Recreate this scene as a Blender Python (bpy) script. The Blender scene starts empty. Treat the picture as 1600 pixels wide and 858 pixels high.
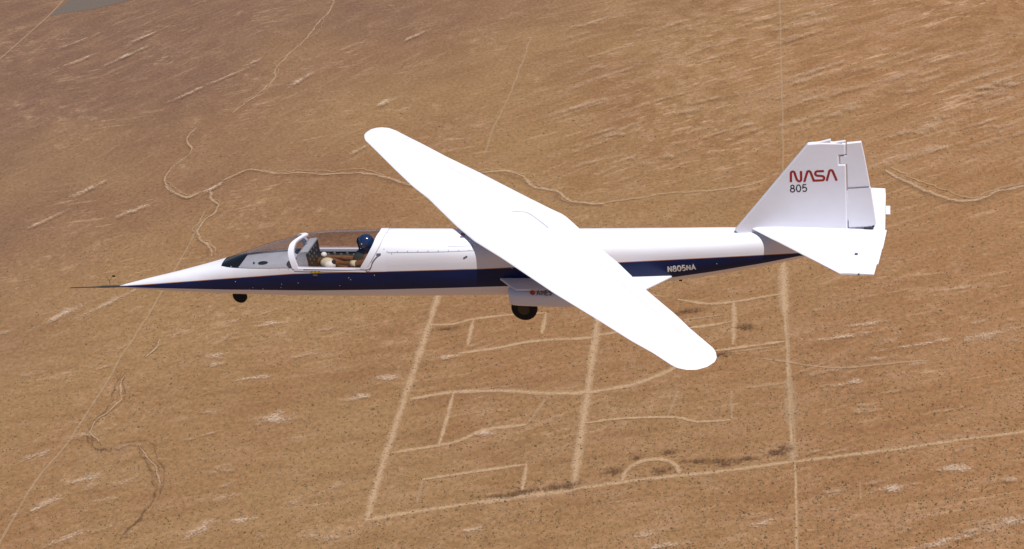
import bpy, math, random
import numpy as np
from mathutils import Vector
random.seed(7); rng = np.random.default_rng(7)
R = math.radians
scn = bpy.context.scene
col = scn.collection

# ------------------------------------------------------------------ camera
F = 2500.0; CX, CY = 800.0, 429.0; DIST = 25.0
EL, YAW, ROLL = R(30.5), R(18.9), R(-8.3)
fw = np.array([-math.sin(YAW)*math.cos(EL), math.cos(YAW)*math.cos(EL), -math.sin(EL)])
r0 = np.array([math.cos(YAW), math.sin(YAW), 0.0]); u0 = np.cross(r0, fw)
rt = r0*math.cos(ROLL) + u0*math.sin(ROLL); up = -r0*math.sin(ROLL) + u0*math.cos(ROLL)
CAM = -fw*DIST
GZ = -1395.0                                   # height of the desert floor below the aircraft
cam = bpy.data.cameras.new('camera'); cam.lens = F/1600*36; cam.sensor_width = 36
cam.clip_start = 0.5; cam.clip_end = 200000
co = bpy.data.objects.new('camera', cam); col.objects.link(co)
from mathutils import Matrix
m = Matrix(((rt[0], up[0], -fw[0], CAM[0]), (rt[1], up[1], -fw[1], CAM[1]), (rt[2], up[2], -fw[2], CAM[2]), (0, 0, 0, 1)))
co.matrix_world = m
scn.camera = co
# ------------------------------------------------------------------ light
SUN = np.array([0.40, -0.25, 1.0]); SUN /= np.linalg.norm(SUN)
w = bpy.data.worlds.new("World"); scn.world = w; w.use_nodes = True
nt = w.node_tree; bg = nt.nodes['Background']
sky = nt.nodes.new('ShaderNodeTexSky'); sky.sky_type = 'NISHITA'; sky.sun_disc = False
sky.sun_elevation = math.asin(SUN[2]); sky.sun_rotation = math.atan2(SUN[0], SUN[1])
sky.altitude = 1400; sky.air_density = 1.0; sky.dust_density = 1.2
nt.links.new(sky.outputs[0], bg.inputs[0]); bg.inputs[1].default_value = 0.05
sl = bpy.data.lights.new('sun', 'SUN'); sl.energy = 4.6; sl.angle = R(0.53); sl.color = (1.0, 0.96, 0.90)
so = bpy.data.objects.new('sun', sl); col.objects.link(so)
so.rotation_euler = Vector(SUN).to_track_quat('Z', 'Y').to_euler()
scn.view_settings.view_transform = 'Standard'; scn.view_settings.look = 'None'
scn.view_settings.gamma = 1; scn.view_settings.use_curve_mapping = False
scn.view_settings.exposure = 0.20
scn.render.engine = 'CYCLES'
scn.cycles.max_bounces = 8; scn.cycles.transparent_max_bounces = 16

# ------------------------------------------------------------------ survey: sight lines of the photograph -> points in space
def sight(px, py):
    return fw + (px-CX)/F*rt - (py-CY)/F*up
def at_y(px, py, y=0.0):
    d = sight(px, py); return CAM + d*((y-CAM[1])/d[1])
def at_z(px, py, z):
    d = sight(px, py); return CAM + d*((z-CAM[2])/d[2])
def ground(px, py):
    return at_z(px, py, GZ)[:2]
def proj(P):
    v = np.asarray(P, float)-CAM; k = v@fw
    return CX+F*(v@rt)/k, CY-F*(v@up)/k

# ------------------------------------------------------------------ materials
def newmat(name):
    mt = bpy.data.materials.new(name); mt.use_nodes = True
    n = mt.node_tree; return mt, n, n.nodes['Principled BSDF'], n.nodes.new, n.links.new
def paint(name, c, rough=.35, var=.05, scale=3., spec=.5, metal=0., coat=0., stretch=(1, 1, 1), bump=0.):
    mt, n, b, N, L = newmat(name)
    tc = N('ShaderNodeTexCoord'); mp = N('ShaderNodeMapping'); mp.inputs['Scale'].default_value = stretch
    L(tc.outputs['Object'], mp.inputs[0])
    nz = N('ShaderNodeTexNoise'); nz.inputs['Scale'].default_value = scale; nz.inputs['Detail'].default_value = 5
    L(mp.outputs[0], nz.inputs['Vector'])
    rp = N('ShaderNodeMapRange'); rp.inputs[1].default_value = .3; rp.inputs[2].default_value = .7
    rp.inputs[3].default_value = 1-var; rp.inputs[4].default_value = 1+var*.4
    L(nz.outputs['Fac'], rp.inputs[0])
    mx = N('ShaderNodeVectorMath'); mx.operation = 'SCALE'; mx.inputs[0].default_value = c
    L(rp.outputs[0], mx.inputs['Scale']); L(mx.outputs[0], b.inputs['Base Color'])
    rr = N('ShaderNodeMapRange'); rr.inputs[3].default_value = rough*.85; rr.inputs[4].default_value = rough*1.2
    L(nz.outputs['Fac'], rr.inputs[0]); L(rr.outputs[0], b.inputs['Roughness'])
    b.inputs['Specular IOR Level'].default_value = spec; b.inputs['Metallic'].default_value = metal
    b.inputs['Coat Weight'].default_value = coat
    if bump:
        bp = N('ShaderNodeBump'); bp.inputs['Strength'].default_value = bump; bp.inputs['Distance'].default_value = .01
        L(nz.outputs['Fac'], bp.inputs['Height']); L(bp.outputs[0], b.inputs['Normal'])
    return mt
M = {}
M['white'] = paint('white_paint', (.75, .75, .84), .38, .06, 2.2, stretch=(.5, 1, 2))
M['fin_white'] = paint('fin_white_paint', (.74, .735, .82), .42, .05, 2.0)
M['blue'] = paint('navy_paint', (.0035, .013, .075), .30, .25, 4., spec=.22, stretch=(.4, 1, 1))
M['gold'] = paint('gold_pinstripe', (.42, .16, .05), .4, .1, 8.)
M['line'] = paint('panel_gap', (.10, .10, .13), .7, .1, 8.)
M['softline'] = paint('faint_panel_gap', (.42, .42, .50), .7, .1, 8.)
M['faintline'] = paint('hairline_gap', (.62, .61, .66), .7, .1, 8.)
M['red'] = paint('red_lettering', (.30, .012, .010), .4, .1, 8.)
M['ink'] = paint('black_lettering', (.03, .03, .03), .4, .1, 8.)
M['letterwhite'] = paint('white_lettering', (.72, .72, .74), .4, .1, 8.)
M['orange'] = paint('orange_badge', (.42, .055, .02), .4, .1, 8.)
M['black'] = paint('black_interior', (.012, .012, .013), .75, .3, 9., spec=.2)
M['brownblack'] = paint('dark_console', (.035, .018, .012), .7, .5, 14., spec=.2)
M['grey'] = paint('grey_interior', (.40, .42, .46), .75, .08, 6., spec=.2)
M['rubber'] = paint('tyre_rubber', (.010, .010, .011), .8, .2, 12., spec=.25)
M['hub'] = paint('wheel_hub', (.022, .012, .010), .5, .2, 12.)
M['steel'] = paint('dark_steel', (.07, .065, .06), .45, .2, 12., metal=.4)
M['yellow'] = paint('yellow_marking', (.55, .36, .03), .5, .3, 40.)
M['dial'] = paint('instrument_dial', (.22, .20, .15), .4, .3, 30.)
M['helmet'] = paint('helmet_blue', (.012, .035, .11), .18, .15, 6., spec=.6, coat=.6)
M['suit'] = paint('flight_suit', (.15, .066, .030), .85, .25, 14., spec=.15, bump=.6)
M['cream'] = paint('cream_canvas', (.62, .55, .38), .8, .12, 14., spec=.15)
M['offwhite'] = paint('kneepad_white', (.78, .77, .72), .6, .06, 14.)
M['harness'] = paint('harness_webbing', (.03, .028, .03), .85, .3, 20., spec=.1)
M['skin'] = paint('skin', (.48, .27, .18), .55, .08, 10.)
def glassmat(name, tint, rmin, rmax):
    mt, n, b, N, L = newmat(name); n.nodes.remove(b); out = n.nodes['Material Output']
    t = N('ShaderNodeBsdfTransparent'); t.inputs[0].default_value = (*tint, 1)
    g = N('ShaderNodeBsdfGlossy'); g.inputs['Roughness'].default_value = .06
    lw = N('ShaderNodeLayerWeight'); lw.inputs[0].default_value = .25
    mr = N('ShaderNodeMapRange'); mr.inputs[3].default_value = rmin; mr.inputs[4].default_value = rmax
    L(lw.outputs['Facing'], mr.inputs[0])
    mx = N('ShaderNodeMixShader'); L(mr.outputs[0], mx.inputs[0]); L(t.outputs[0], mx.inputs[1]); L(g.outputs[0], mx.inputs[2])
    L(mx.outputs[0], out.inputs[0]); return mt
M['glass'] = glassmat('tinted_acrylic', (.88, .85, .87), .05, .6)

# ------------------------------------------------------------------ object helpers
def link_mesh(name, V, Fc, mats, parent=None, smooth=False, mi=None):
    me = bpy.data.meshes.new(name)
    me.from_pydata([tuple(map(float, v)) for v in V], [], [tuple(f) for f in Fc])
    if not isinstance(mats, (list, tuple)): mats = [mats]
    for mt in mats: me.materials.append(mt)
    if mi is not None: me.polygons.foreach_set('material_index', mi)
    if smooth: me.polygons.foreach_set('use_smooth', [True]*len(me.polygons))
    me.validate(); me.update()
    o = bpy.data.objects.new(name, me); col.objects.link(o)
    if parent is not None: o.parent = parent
    return o
def tag(o, label=None, cat=None, group=None, kind=None):
    if label: o['label'] = label
    if cat: o['category'] = cat
    if group: o['group'] = group
    if kind: o['kind'] = kind
    return o
class MB:
    def __init__(s): s.V = []; s.F = []; s.mi = []
    def add(s, V, Fc, mi=0):
        k = len(s.V); s.V += [tuple(map(float, v)) for v in V]; s.F += [tuple(i+k for i in f) for f in Fc]; s.mi += [mi]*len(Fc)
    def box(s, lo, hi, mi=0, xf=None):
        x0, y0, z0 = lo; x1, y1, z1 = hi
        V = [(x0,y0,z0),(x1,y0,z0),(x1,y1,z0),(x0,y1,z0),(x0,y0,z1),(x1,y0,z1),(x1,y1,z1),(x0,y1,z1)]
        if xf: V = [xf(v) for v in V]
        s.add(V, [(0,3,2,1),(4,5,6,7),(0,1,5,4),(1,2,6,5),(2,3,7,6),(3,0,4,7)], mi)
    def tube(s, pts, rad, n=10, mi=0, cap=True):
        pts = [np.array(p, float) for p in pts]; rad = rad if hasattr(rad, '__len__') else [rad]*len(pts)
        V = []; Fc = []
        for i, p in enumerate(pts):
            t = pts[min(i+1, len(pts)-1)]-pts[max(i-1, 0)]; t /= np.linalg.norm(t)
            a = np.cross(t, (0, 0, 1.)) if abs(t[2]) < .9 else np.cross(t, (1., 0, 0)); a /= np.linalg.norm(a); b = np.cross(t, a)
            for k in range(n):
                q = 2*math.pi*k/n; V.append(p+rad[i]*(math.cos(q)*a+math.sin(q)*b))
        for i in range(len(pts)-1):
            for k in range(n): Fc.append((i*n+k, i*n+(k+1) % n, (i+1)*n+(k+1) % n, (i+1)*n+k))
        if cap: Fc.append(tuple(range(n))[::-1]); Fc.append(tuple((len(pts)-1)*n+k for k in range(n)))
        s.add(V, Fc, mi)
    def lathe_y(s, c, prof, n=36, mi=0):           # prof: list of (radius, y) round an axis along y
        V = []; Fc = []
        for r_, y_ in prof:
            for k in range(n):
                q = 2*math.pi*k/n; V.append((c[0]+r_*math.cos(q), c[1]+y_, c[2]+r_*math.sin(q)))
        for i in range(len(prof)-1):
            for k in range(n): Fc.append((i*n+k, (i+1)*n+k, (i+1)*n+(k+1) % n, i*n+(k+1) % n))
        Fc.append(tuple(range(n))); Fc.append(tuple((len(prof)-1)*n+k for k in range(n))[::-1])
        s.add(V, Fc, mi)
    def build(s, name, mats, parent=None, smooth=False):
        return link_mesh(name, s.V, s.F, mats, parent, smooth, s.mi)
def shade_auto(o, deg=35):
    me = o.data
    me.polygons.foreach_set('use_smooth', [True]*len(me.polygons))
    try: me.set_sharp_from_angle(angle=R(deg))
    except Exception: pass

# =================================================================== THE DESERT
def ground_material():
    mt, n, b, N, L = newmat('desert_soil')
    tc = N('ShaderNodeTexCoord')
    def mapping(rot, sc, loc=(0, 0, 0), src=None):
        mp = N('ShaderNodeMapping'); mp.vector_type = 'TEXTURE' if False else 'POINT'
        mp.inputs['Rotation'].default_value = (0, 0, R(rot)); mp.inputs['Scale'].default_value = sc; mp.inputs['Location'].default_value = loc
        L(src or tc.outputs['Object'], mp.inputs[0]); return mp.outputs[0]
    def noise(vec, sc, det=4, rough=.55, dist=0.):
        z = N('ShaderNodeTexNoise'); z.inputs['Scale'].default_value = sc; z.inputs['Detail'].default_value = det
        z.inputs['Roughness'].default_value = rough; z.inputs['Distortion'].default_value = dist; L(vec, z.inputs['Vector']); return z.outputs['Fac']
    def mr(v, a, b_, c=0., d=1., smooth=True):
        q = N('ShaderNodeMapRange'); q.interpolation_type = 'SMOOTHSTEP' if smooth else 'LINEAR'
        q.inputs[1].default_value = a; q.inputs[2].default_value = b_; q.inputs[3].default_value = c; q.inputs[4].default_value = d
        L(v, q.inputs[0]); return q.outputs[0]
    def math_(op, a, b_):
        q = N('ShaderNodeMath'); q.operation = op
        for i, v in enumerate((a, b_)):
            if isinstance(v, (int, float)): q.inputs[i].default_value = v
            else: L(v, q.inputs[i])
        return q.outputs[0]
    def mix(f, a, b_):
        q = N('ShaderNodeMix'); q.data_type = 'RGBA'
        if isinstance(f, (int, float)): q.inputs[0].default_value = f
        else: L(f, q.inputs[0])
        for i, v in ((6, a), (7, b_)):
            if isinstance(v, tuple): q.inputs[i].default_value = (*v, 1)
            else: L(v, q.inputs[i])
        return q.outputs[2]
    P = tc.outputs['Object']                     # metres from the point under the middle of the frame
    sep = N('ShaderNodeSeparateXYZ'); L(P, sep.inputs[0])
    # a slow warp so that nothing runs dead straight
    wn = N('ShaderNodeTexNoise'); wn.inputs['Scale'].default_value = .0011; wn.inputs['Detail'].default_value = 1; L(P, wn.inputs['Vector'])
    wv = N('ShaderNodeVectorMath'); wv.operation = 'SUBTRACT'; L(wn.outputs['Color'], wv.inputs[0]); wv.inputs[1].default_value = (.5, .5, .5)
    ws = N('ShaderNodeVectorMath'); ws.operation = 'SCALE'; ws.inputs['Scale'].default_value = 38; L(wv.outputs[0], ws.inputs[0])
    wa = N('ShaderNodeVectorMath'); wa.operation = 'ADD'; L(P, wa.inputs[0]); L(ws.outputs[0], wa.inputs[1]); W = wa.outputs[0]
    big = noise(W, .0022, 4, .55)
    mid = noise(W, .011, 5, .6)
    # base soil: drier tan, redder brown, mauve-grey to the upper left, part soil tone, part painted haze
    c = mix(mr(big, .38, .64), SOIL[0], SOIL[1])
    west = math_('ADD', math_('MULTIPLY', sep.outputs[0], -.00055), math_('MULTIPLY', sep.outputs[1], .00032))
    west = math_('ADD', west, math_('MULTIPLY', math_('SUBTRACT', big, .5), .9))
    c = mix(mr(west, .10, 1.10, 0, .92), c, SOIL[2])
    east = math_('ADD', math_('MULTIPLY', sep.outputs[0], .0011), math_('MULTIPLY', math_('SUBTRACT', noise(mapping(0, (1, 1, 1), (900, 100, 0)), .0016, 2), .5), 1.6))
    c = mix(mr(east, .0, .95, 0, .85), c, SOIL[3])
    c = mix(mr(mid, .42, .75, 0, .30), c, SOIL[4])
    # wind-laid streaks of pale sand; they swing round from east to west
    def streak(rot, sx, sy, seed):
        v = mapping(0, (sx, sy, 1), (seed, seed*1.7, 0), mapping(-rot, (1, 1, 1), (0, 0, 0), W))
        a = noise(v, 1., 4, .55, 0.)
        return a
    s1 = streak(38, .0035, .028, 3.1); s2 = streak(58, .0035, .026, 9.2); s3 = streak(38, .010, .085, 5.5); s4 = streak(60, .009, .075, 15.5)
    ew = mr(math_('ADD', sep.outputs[0], math_('MULTIPLY', math_('SUBTRACT', big, .5), 900)), -700, 100)
    sm = N('ShaderNodeMix'); L(ew, sm.inputs[0]); L(s2, sm.inputs[2]); L(s1, sm.inputs[3])
    sf = N('ShaderNodeMix'); L(ew, sf.inputs[0]); L(s4, sf.inputs[2]); L(s3, sf.inputs[3])
    zone = mr(noise(mapping(0, (1, 1, 1), (400, 900, 0), W), .0035, 2), .36, .62)
    north = math_('MULTIPLY', mr(sep.outputs[1], 100, 900, .25, 1.), mr(math_('ADD', sep.outputs[0], math_('MULTIPLY', math_('SUBTRACT', big, .5), 900)), -500, 250, .22, 1.))
    zone = math_('MULTIPLY', zone, north)
    c = mix(math_('MULTIPLY', mr(sm.outputs[0], .48, .64), math_('ADD', math_('MULTIPLY', north, .42), .06)), c, SOIL[5])
    c = mix(math_('MULTIPLY', mr(sm.outputs[0], .50, .36), math_('ADD', math_('MULTIPLY', north, .30), .06)), c, SOIL[6])
    pale = math_('MULTIPLY', mr(sf.outputs[0], .53, .74), math_('ADD', math_('MULTIPLY', zone, .70), .08))
    c = mix(pale, c, SOIL[7])
    s5 = streak(17, .0045, .040, 21.5); s6 = streak(20, .014, .11, 31.5)
    south = mr(sep.outputs[1], 150, -350, 0., 1.)
    c = mix(math_('MULTIPLY', mr(s5, .50, .66), math_('MULTIPLY', south, .28)), c, SOIL[5])
    c = mix(math_('MULTIPLY', mr(s5, .48, .34), math_('MULTIPLY', south, .26)), c, SOIL[6])
    blot = math_('MULTIPLY', mr(noise(P, .030, 6, .72), .50, .68), mr(noise(mapping(0, (1, 1, 1), (2300, 500, 0)), .0048, 3), .50, .64))
    c = mix(math_('MULTIPLY', blot, .30), c, SOIL[7])
    c = mix(math_('MULTIPLY', math_('MULTIPLY', mr(s6, .54, .70), mr(noise(mapping(0, (1, 1, 1), (700, 2500, 0)), .005, 2), .48, .64)), .32), c, SOIL[7])
    # fine texture: scrub speckle of 3-8 m
    f1 = noise(P, .13, 3, .7); f2 = noise(P, .62, 3, .75)
    sp = math_('ADD', math_('MULTIPLY', f1, .55), math_('MULTIPLY', f2, .45))
    k = mr(sp, .34, .66, .66, 1.32, False)
    sc_ = N('ShaderNodeVectorMath'); sc_.operation = 'SCALE'; L(c, sc_.inputs[0]); L(k, sc_.inputs['Scale']); c = sc_.outputs[0]
    vo = N('ShaderNodeTexVoronoi'); vo.inputs['Scale'].default_value = .11; L(P, vo.inputs['Vector'])
    dens = mr(noise(P, .006, 3), .35, .65, .10, .24)
    rad = math_('SUBTRACT', vo.outputs['Distance'], dens)
    c = mix(math_('MULTIPLY', mr(rad, .10, -.04), .28), c, SOIL[8])
    L(c, b.inputs['Base Color'])
    b.inputs['Roughness'].default_value = .95; b.inputs['Specular IOR Level'].default_value = .1
    bp = N('ShaderNodeBump'); bp.inputs['Strength'].default_value = .5; bp.inputs['Distance'].default_value = 3.
    L(sp, bp.inputs['Height']); L(bp.outputs[0], b.inputs['Normal'])
    return mt
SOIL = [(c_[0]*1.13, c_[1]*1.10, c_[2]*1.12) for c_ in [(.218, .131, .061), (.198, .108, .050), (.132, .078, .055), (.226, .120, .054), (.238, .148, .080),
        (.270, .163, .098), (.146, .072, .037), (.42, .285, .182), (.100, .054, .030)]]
gc = ground(800, 429)
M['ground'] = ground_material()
gs = MB(); HS = 60000
gs.add([(-HS, -HS, 0), (HS, -HS, 0), (HS, HS, 0), (-HS, HS, 0)], [(0, 1, 2, 3)])
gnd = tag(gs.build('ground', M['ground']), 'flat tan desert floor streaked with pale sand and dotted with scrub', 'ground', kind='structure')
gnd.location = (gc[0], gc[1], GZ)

def soil_decal(name, c, lo=.30, hi=.62, maxa=.9, nscale=.05, edge=.5, c2=None, fine=.35):
    """surface whose soil thins out towards its rim in a ragged way; UV.y runs 0..1 across, UV.x metres along"""
    mt, n, b, N, L = newmat(name); out = n.nodes['Material Output']
    uv = N('ShaderNodeUVMap'); sp = N('ShaderNodeSeparateXYZ'); L(uv.outputs[0], sp.inputs[0])
    tc = N('ShaderNodeTexCoord')
    nz = N('ShaderNodeTexNoise'); nz.inputs['Scale'].default_value = nscale; nz.inputs['Detail'].default_value = 5; nz.inputs['Roughness'].default_value = .65
    L(tc.outputs['Object'], nz.inputs['Vector'])
    nf = N('ShaderNodeTexNoise'); nf.inputs['Scale'].default_value = .3; nf.inputs['Detail'].default_value = 3; L(tc.outputs['Object'], nf.inputs['Vector'])
    e = N('ShaderNodeMath'); e.operation = 'MULTIPLY_ADD'       # distance from middle: 1 centre .. 0 rim
    a = N('ShaderNodeMath'); a.operation = 'SUBTRACT'; L(sp.outputs[1], a.inputs[0]); a.inputs[1].default_value = .5
    a2 = N('ShaderNodeMath'); a2.operation = 'ABSOLUTE'; L(a.outputs[0], a2.inputs[0])
    L(a2.outputs[0], e.inputs[0]); e.inputs[1].default_value = -2; e.inputs[2].default_value = 1
    s = N('ShaderNodeMath'); s.operation = 'MULTIPLY_ADD'; L(e.outputs[0], s.inputs[0]); s.inputs[1].default_value = edge
    L(nz.outputs['Fac'], s.inputs[2])
    s2 = N('ShaderNodeMath'); s2.operation = 'MULTIPLY_ADD'; L(nf.outputs['Fac'], s2.inputs[0]); s2.inputs[1].default_value = fine; L(s.outputs[0], s2.inputs[2])
    r1 = N('ShaderNodeMapRange'); r1.interpolation_type = 'SMOOTHSTEP'; L(s2.outputs[0], r1.inputs[0])
    r1.inputs[1].default_value = lo+edge*.5+fine*.5; r1.inputs[2].default_value = hi+edge*.5+fine*.5; r1.inputs[4].default_value = maxa
    r2 = N('ShaderNodeMapRange'); r2.interpolation_type = 'SMOOTHSTEP'; L(e.outputs[0], r2.inputs[0]); r2.inputs[1].default_value = 0; r2.inputs[2].default_value = .42
    al = N('ShaderNodeMath'); al.operation = 'MULTIPLY'; L(r1.outputs[0], al.inputs[0]); L(r2.outputs[0], al.inputs[1])
    at = N('ShaderNodeVertexColor') if False else None
    b.inputs['Roughness'].default_value = .95; b.inputs['Specular IOR Level'].default_value = .1
    cm = N('ShaderNodeMapRange'); L(nf.outputs['Fac'], cm.inputs[0]); cm.inputs[1].default_value = .3; cm.inputs[2].default_value = .7; cm.inputs[3].default_value = .85; cm.inputs[4].default_value = 1.12
    cs = N('ShaderNodeVectorMath'); cs.operation = 'SCALE'; cs.inputs[0].default_value = c; L(cm.outputs[0], cs.inputs['Scale'])
    L(cs.outputs[0], b.inputs['Base Color'])
    tr = N('ShaderNodeBsdfTransparent'); mx = N('ShaderNodeMixShader')
    L(al.outputs[0], mx.inputs[0]); L(tr.outputs[0], mx.inputs[1]); L(b.outputs[0], mx.inputs[2]); L(mx.outputs[0], out.inputs[0])
    return mt
M['track'] = soil_decal('graded_track', (.46, .305, .185), .04, .88, .74, .05, .75, fine=.7)
M['fainttrack'] = soil_decal('faint_track', (.44, .295, .18), .14, .88, .50, .05, .6, fine=.7)
M['trace'] = soil_decal('trace_track', (.44, .30, .19), .0, .7, .45, .03, .6, fine=.7)
M['wash'] = soil_decal('wash_sand', (.52, .36, .24), .20, .86, .55, .03, .6, fine=.7)
M['bank'] = soil_decal('wash_bank_shade', (.155, .090, .051), .40, 1.0, .30, .05, .5, fine=.7)
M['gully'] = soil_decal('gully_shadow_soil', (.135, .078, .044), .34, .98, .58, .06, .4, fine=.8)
M['pale'] = soil_decal('playa_crust', (.62, .47, .36), .34, 1.0, .66, .05, .42, fine=.8)
M['streak'] = soil_decal('wind_streak', (.50, .35, .245), .40, 1.05, .55, .05, .38, fine=.7)
M['scrubdark'] = soil_decal('dark_scrub_soil', (.100, .052, .028), .30, .88, .80, .075, .42, fine=.8)
M['apron'] = soil_decal('grey_apron', (.135, .110, .095), -.6, -.3, .92, .02, .3)

LAYER = [0]
def spline(pts, step=10.):
    P = [np.array(p, float) for p in pts]
    if len(P) == 2:
        n = max(2, int(np.linalg.norm(P[1]-P[0])/step)); return [P[0]+(P[1]-P[0])*i/n for i in range(n+1)]
    Q = [2*P[0]-P[1]]+P+[2*P[-1]-P[-2]]; out = []
    for i in range(1, len(Q)-2):
        n = max(2, int(np.linalg.norm(Q[i+1]-Q[i])/step))
        for k in range(n):
            t = k/n; a, b_, c, d = Q[i-1], Q[i], Q[i+1], Q[i+2]
            out.append(.5*((2*b_)+(-a+c)*t+(2*a-5*b_+4*c-d)*t*t+(-a+3*b_-3*c+d)*t**3))
    out.append(P[-1]); return out
def strip(name, pix, width, mat, label, off=0., wob=0., step=9., kind='structure', wvar=0.):
    g = [np.array(ground(*p)) for p in pix]; S = spline(g, step); LAYER[0] += 1
    z = .15+LAYER[0]*.03; V = []; Fc = []; uv = []; L_ = 0
    ph = rng.uniform(0, 6, 4); nS = len(S); nz_ = rng.normal(0, 1, nS+12); k1 = np.convolve(nz_, np.ones(3)/3, 'same')[6:6+nS]*1.2+np.convolve(nz_, np.ones(9)/9, 'same')[6:6+nS]*2.2
    wz_ = np.clip(np.convolve(rng.normal(0, 1, nS+12), np.ones(4)/4, 'same')[6:6+nS]*1.3, -1.2, 1.2)
    for i, p in enumerate(S):
        t = S[min(i+1, len(S)-1)]-S[max(i-1, 0)]; t = t/np.linalg.norm(t); nn = np.array([-t[1], t[0]])
        if i: L_ += np.linalg.norm(S[i]-S[i-1])
        wb = wob*k1[i]+.25*k1[i]
        hw = width*(.68 if name == 'dirt_track' else .62)*(1+max(wvar, .12)*wz_[i]); q = p+nn*(off+wb)
        ed = min(i, len(S)-1-i); hw *= min(1., .45+.3*ed)
        for s in (-1, -.33, .33, 1): V.append((q[0]+nn[0]*hw*s-gc[0], q[1]+nn[1]*hw*s-gc[1], z)); uv.append((L_, (s+1)/2))
    for i in range(len(S)-1):
        for k in range(3): Fc.append((4*i+k, 4*i+4+k, 4*i+5+k, 4*i+1+k))
    o = link_mesh(name, V, Fc, mat); o.location = (gc[0], gc[1], GZ)
    ul = o.data.uv_layers.new(name='UVMap')
    for lp in o.data.loops: ul.data[lp.index].uv = uv[lp.vertex_index]
    for p in o.data.polygons:
        if p.normal.z < 0: p.flip()
    if label: tag(o, label, 'track' if 'track' in name else 'ground', kind=kind)
    return o
def patch(name, px, py, rx, ry, mat, label, rot=0., n=28):
    """an irregular soil patch: centre, half-length and half-width in metres"""
    c = np.array(ground(px, py)); LAYER[0] += 1; z = .15+LAYER[0]*.03
    V = [(c[0]-gc[0], c[1]-gc[1], z)]; uv = [(0, .5)]; Fc = []; a0 = rng.uniform(0, 6, 3)
    for ring, fr in ((0, .5), (1, 1.)):
        for k in range(n):
            q = 2*math.pi*k/n; rr = fr*(1+.18*math.sin(2*q+a0[0])+.14*math.sin(3*q+a0[1])+.10*math.sin(5*q+a0[2]))
            x = rx*rr*math.cos(q); y = ry*rr*math.sin(q)
            V.append((c[0]-gc[0]+x*math.cos(R(rot))-y*math.sin(R(rot)), c[1]-gc[1]+x*math.sin(R(rot))+y*math.cos(R(rot)), z)); uv.append((0, .5+.5*fr))
    for k in range(n):
        Fc.append((0, 1+k, 1+(k+1) % n)); Fc.append((1+k, 1+n+k, 1+n+(k+1) % n, 1+(k+1) % n))
    o = link_mesh(name, V, Fc, mat); o.location = (gc[0], gc[1], GZ)
    ul = o.data.uv_layers.new(name='UVMap')
    for lp in o.data.loops: ul.data[lp.index].uv = uv[lp.vertex_index]
    tag(o, label, 'ground', kind='structure'); return o

# ---- grey apron far off at the top left
ap = [ground(77, 25), ground(150, 13.5), ground(207, -1), ground(330, -30), ground(240, -60), ground(124, -12)]
LAYER[0] += 1
o = link_mesh('dry_pond', [(p[0]-gc[0], p[1]-gc[1], .4) for p in ap], [tuple(range(6))[::-1]], M['apron'])
o.location = (gc[0], gc[1], GZ); ul = o.data.uv_layers.new(name='UVMap')
for lp in o.data.loops: ul.data[lp.index].uv = (0, .5)
for p in o.data.polygons:
    if p.normal.z < 0: p.flip()
tag(o, 'dark grey wedge of bare ground at the far left', 'ground', kind='structure')

# ---- graded tracks of the abandoned grid
T = M['track']; FT = M['fainttrack']
strip('dirt_track', [(686, 452), (682, 471), (664, 528), (628, 635), (603, 710), (572, 814)], 15, T, 'wide dirt track down the left side of the grid')
strip('dirt_track', [(570, 813), (645, 800), (740, 786)], 11, T, 'left piece of the track closing the foot of the grid')
strip('dirt_track', [(738, 787), (820, 775), (900, 764)], 15, T, 'broad pale piece of the track at the foot of the grid')
strip('dirt_track', [(895, 765), (969, 754), (1023, 747), (1130, 736), (1242, 721)], 9, T, 'track at the foot of the grid passing the half ring')
strip('dirt_track', [(1242, 721), (1300, 714), (1400, 702), (1500, 688), (1640, 669)], 9, T, 'track leaving the grid towards the right', wob=.4)
strip('dirt_track', [(938, 490), (934, 505), (919, 607), (907, 688), (896, 764)], 16, T, 'wide dirt track down the middle of the grid')
strip('dirt_track', [(1225, 405), (1226, 461), (1227, 493), (1231, 560), (1234, 640), (1240, 720)], 7, T, 'left wheel track along the right side of the grid')
strip('dirt_track', [(1229, 470), (1234, 560), (1239, 640), (1243, 720)], 5, FT, 'right wheel track along the right side of the grid')
strip('dirt_track', [(1223, 412), (1226, 493)], 20, T, 'broad graded upper end of the right grid track')
strip('dirt_track', [(1232, 590), (1236, 665)], 22, FT, 'graded widening of the right grid track')
strip('dirt_track', [(1236, 690), (1240, 722)], 20, FT, 'graded corner where the grid tracks meet')
strip('dirt_track', [(1242, 720), (1244, 790), (1246, 880)], 5, T, 'narrow straight track running on below the grid')
strip('dirt_track', [(1218, -20), (1220, 80), (1223, 200), (1224, 300), (1226, 410)], 4, M['trace'], 'faint straight track running away to the skyline')
strip('dirt_track', [(671, 508), (707, 507), (740, 499), (797, 492), (854, 489)], 8, T, 'upper left cross track of the grid')
strip('dirt_track', [(740, 500), (730, 540)], 9, T, 'short stub hanging from the upper left cross track')
strip('dirt_track', [(853, 489), (847, 522)], 9, T, 'short stub at the right end of the upper cross track')
strip('dirt_track', [(716, 553), (773, 545), (835, 533), (926, 528), (937, 524), (1010, 512)], 9, T, 'long cross track under the near wing')
strip('dirt_track', [(640, 624), (707, 613), (788, 611), (854, 615), (916, 614), (985, 602), (1028, 587), (1062, 571)], 11, T, 'curving main cross track of the grid')
strip('dirt_track', [(612, 708), (683, 697), (721, 688), (755, 673), (797, 667), (823, 664)], 9, T, 'curving lower left cross track of the grid')
strip('dirt_track', [(823, 664), (838, 645), (856, 619)], 7, FT, 'faint link from the lower cross track up to the main one')
strip('dirt_track', [(708, 614), (698, 655), (686, 696)], 8, T, 'link between the two left cross tracks')
strip('dirt_track', [(660, 750), (740, 738), (824, 726)], 8, T, 'cross track of the small left enclosure')
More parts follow.
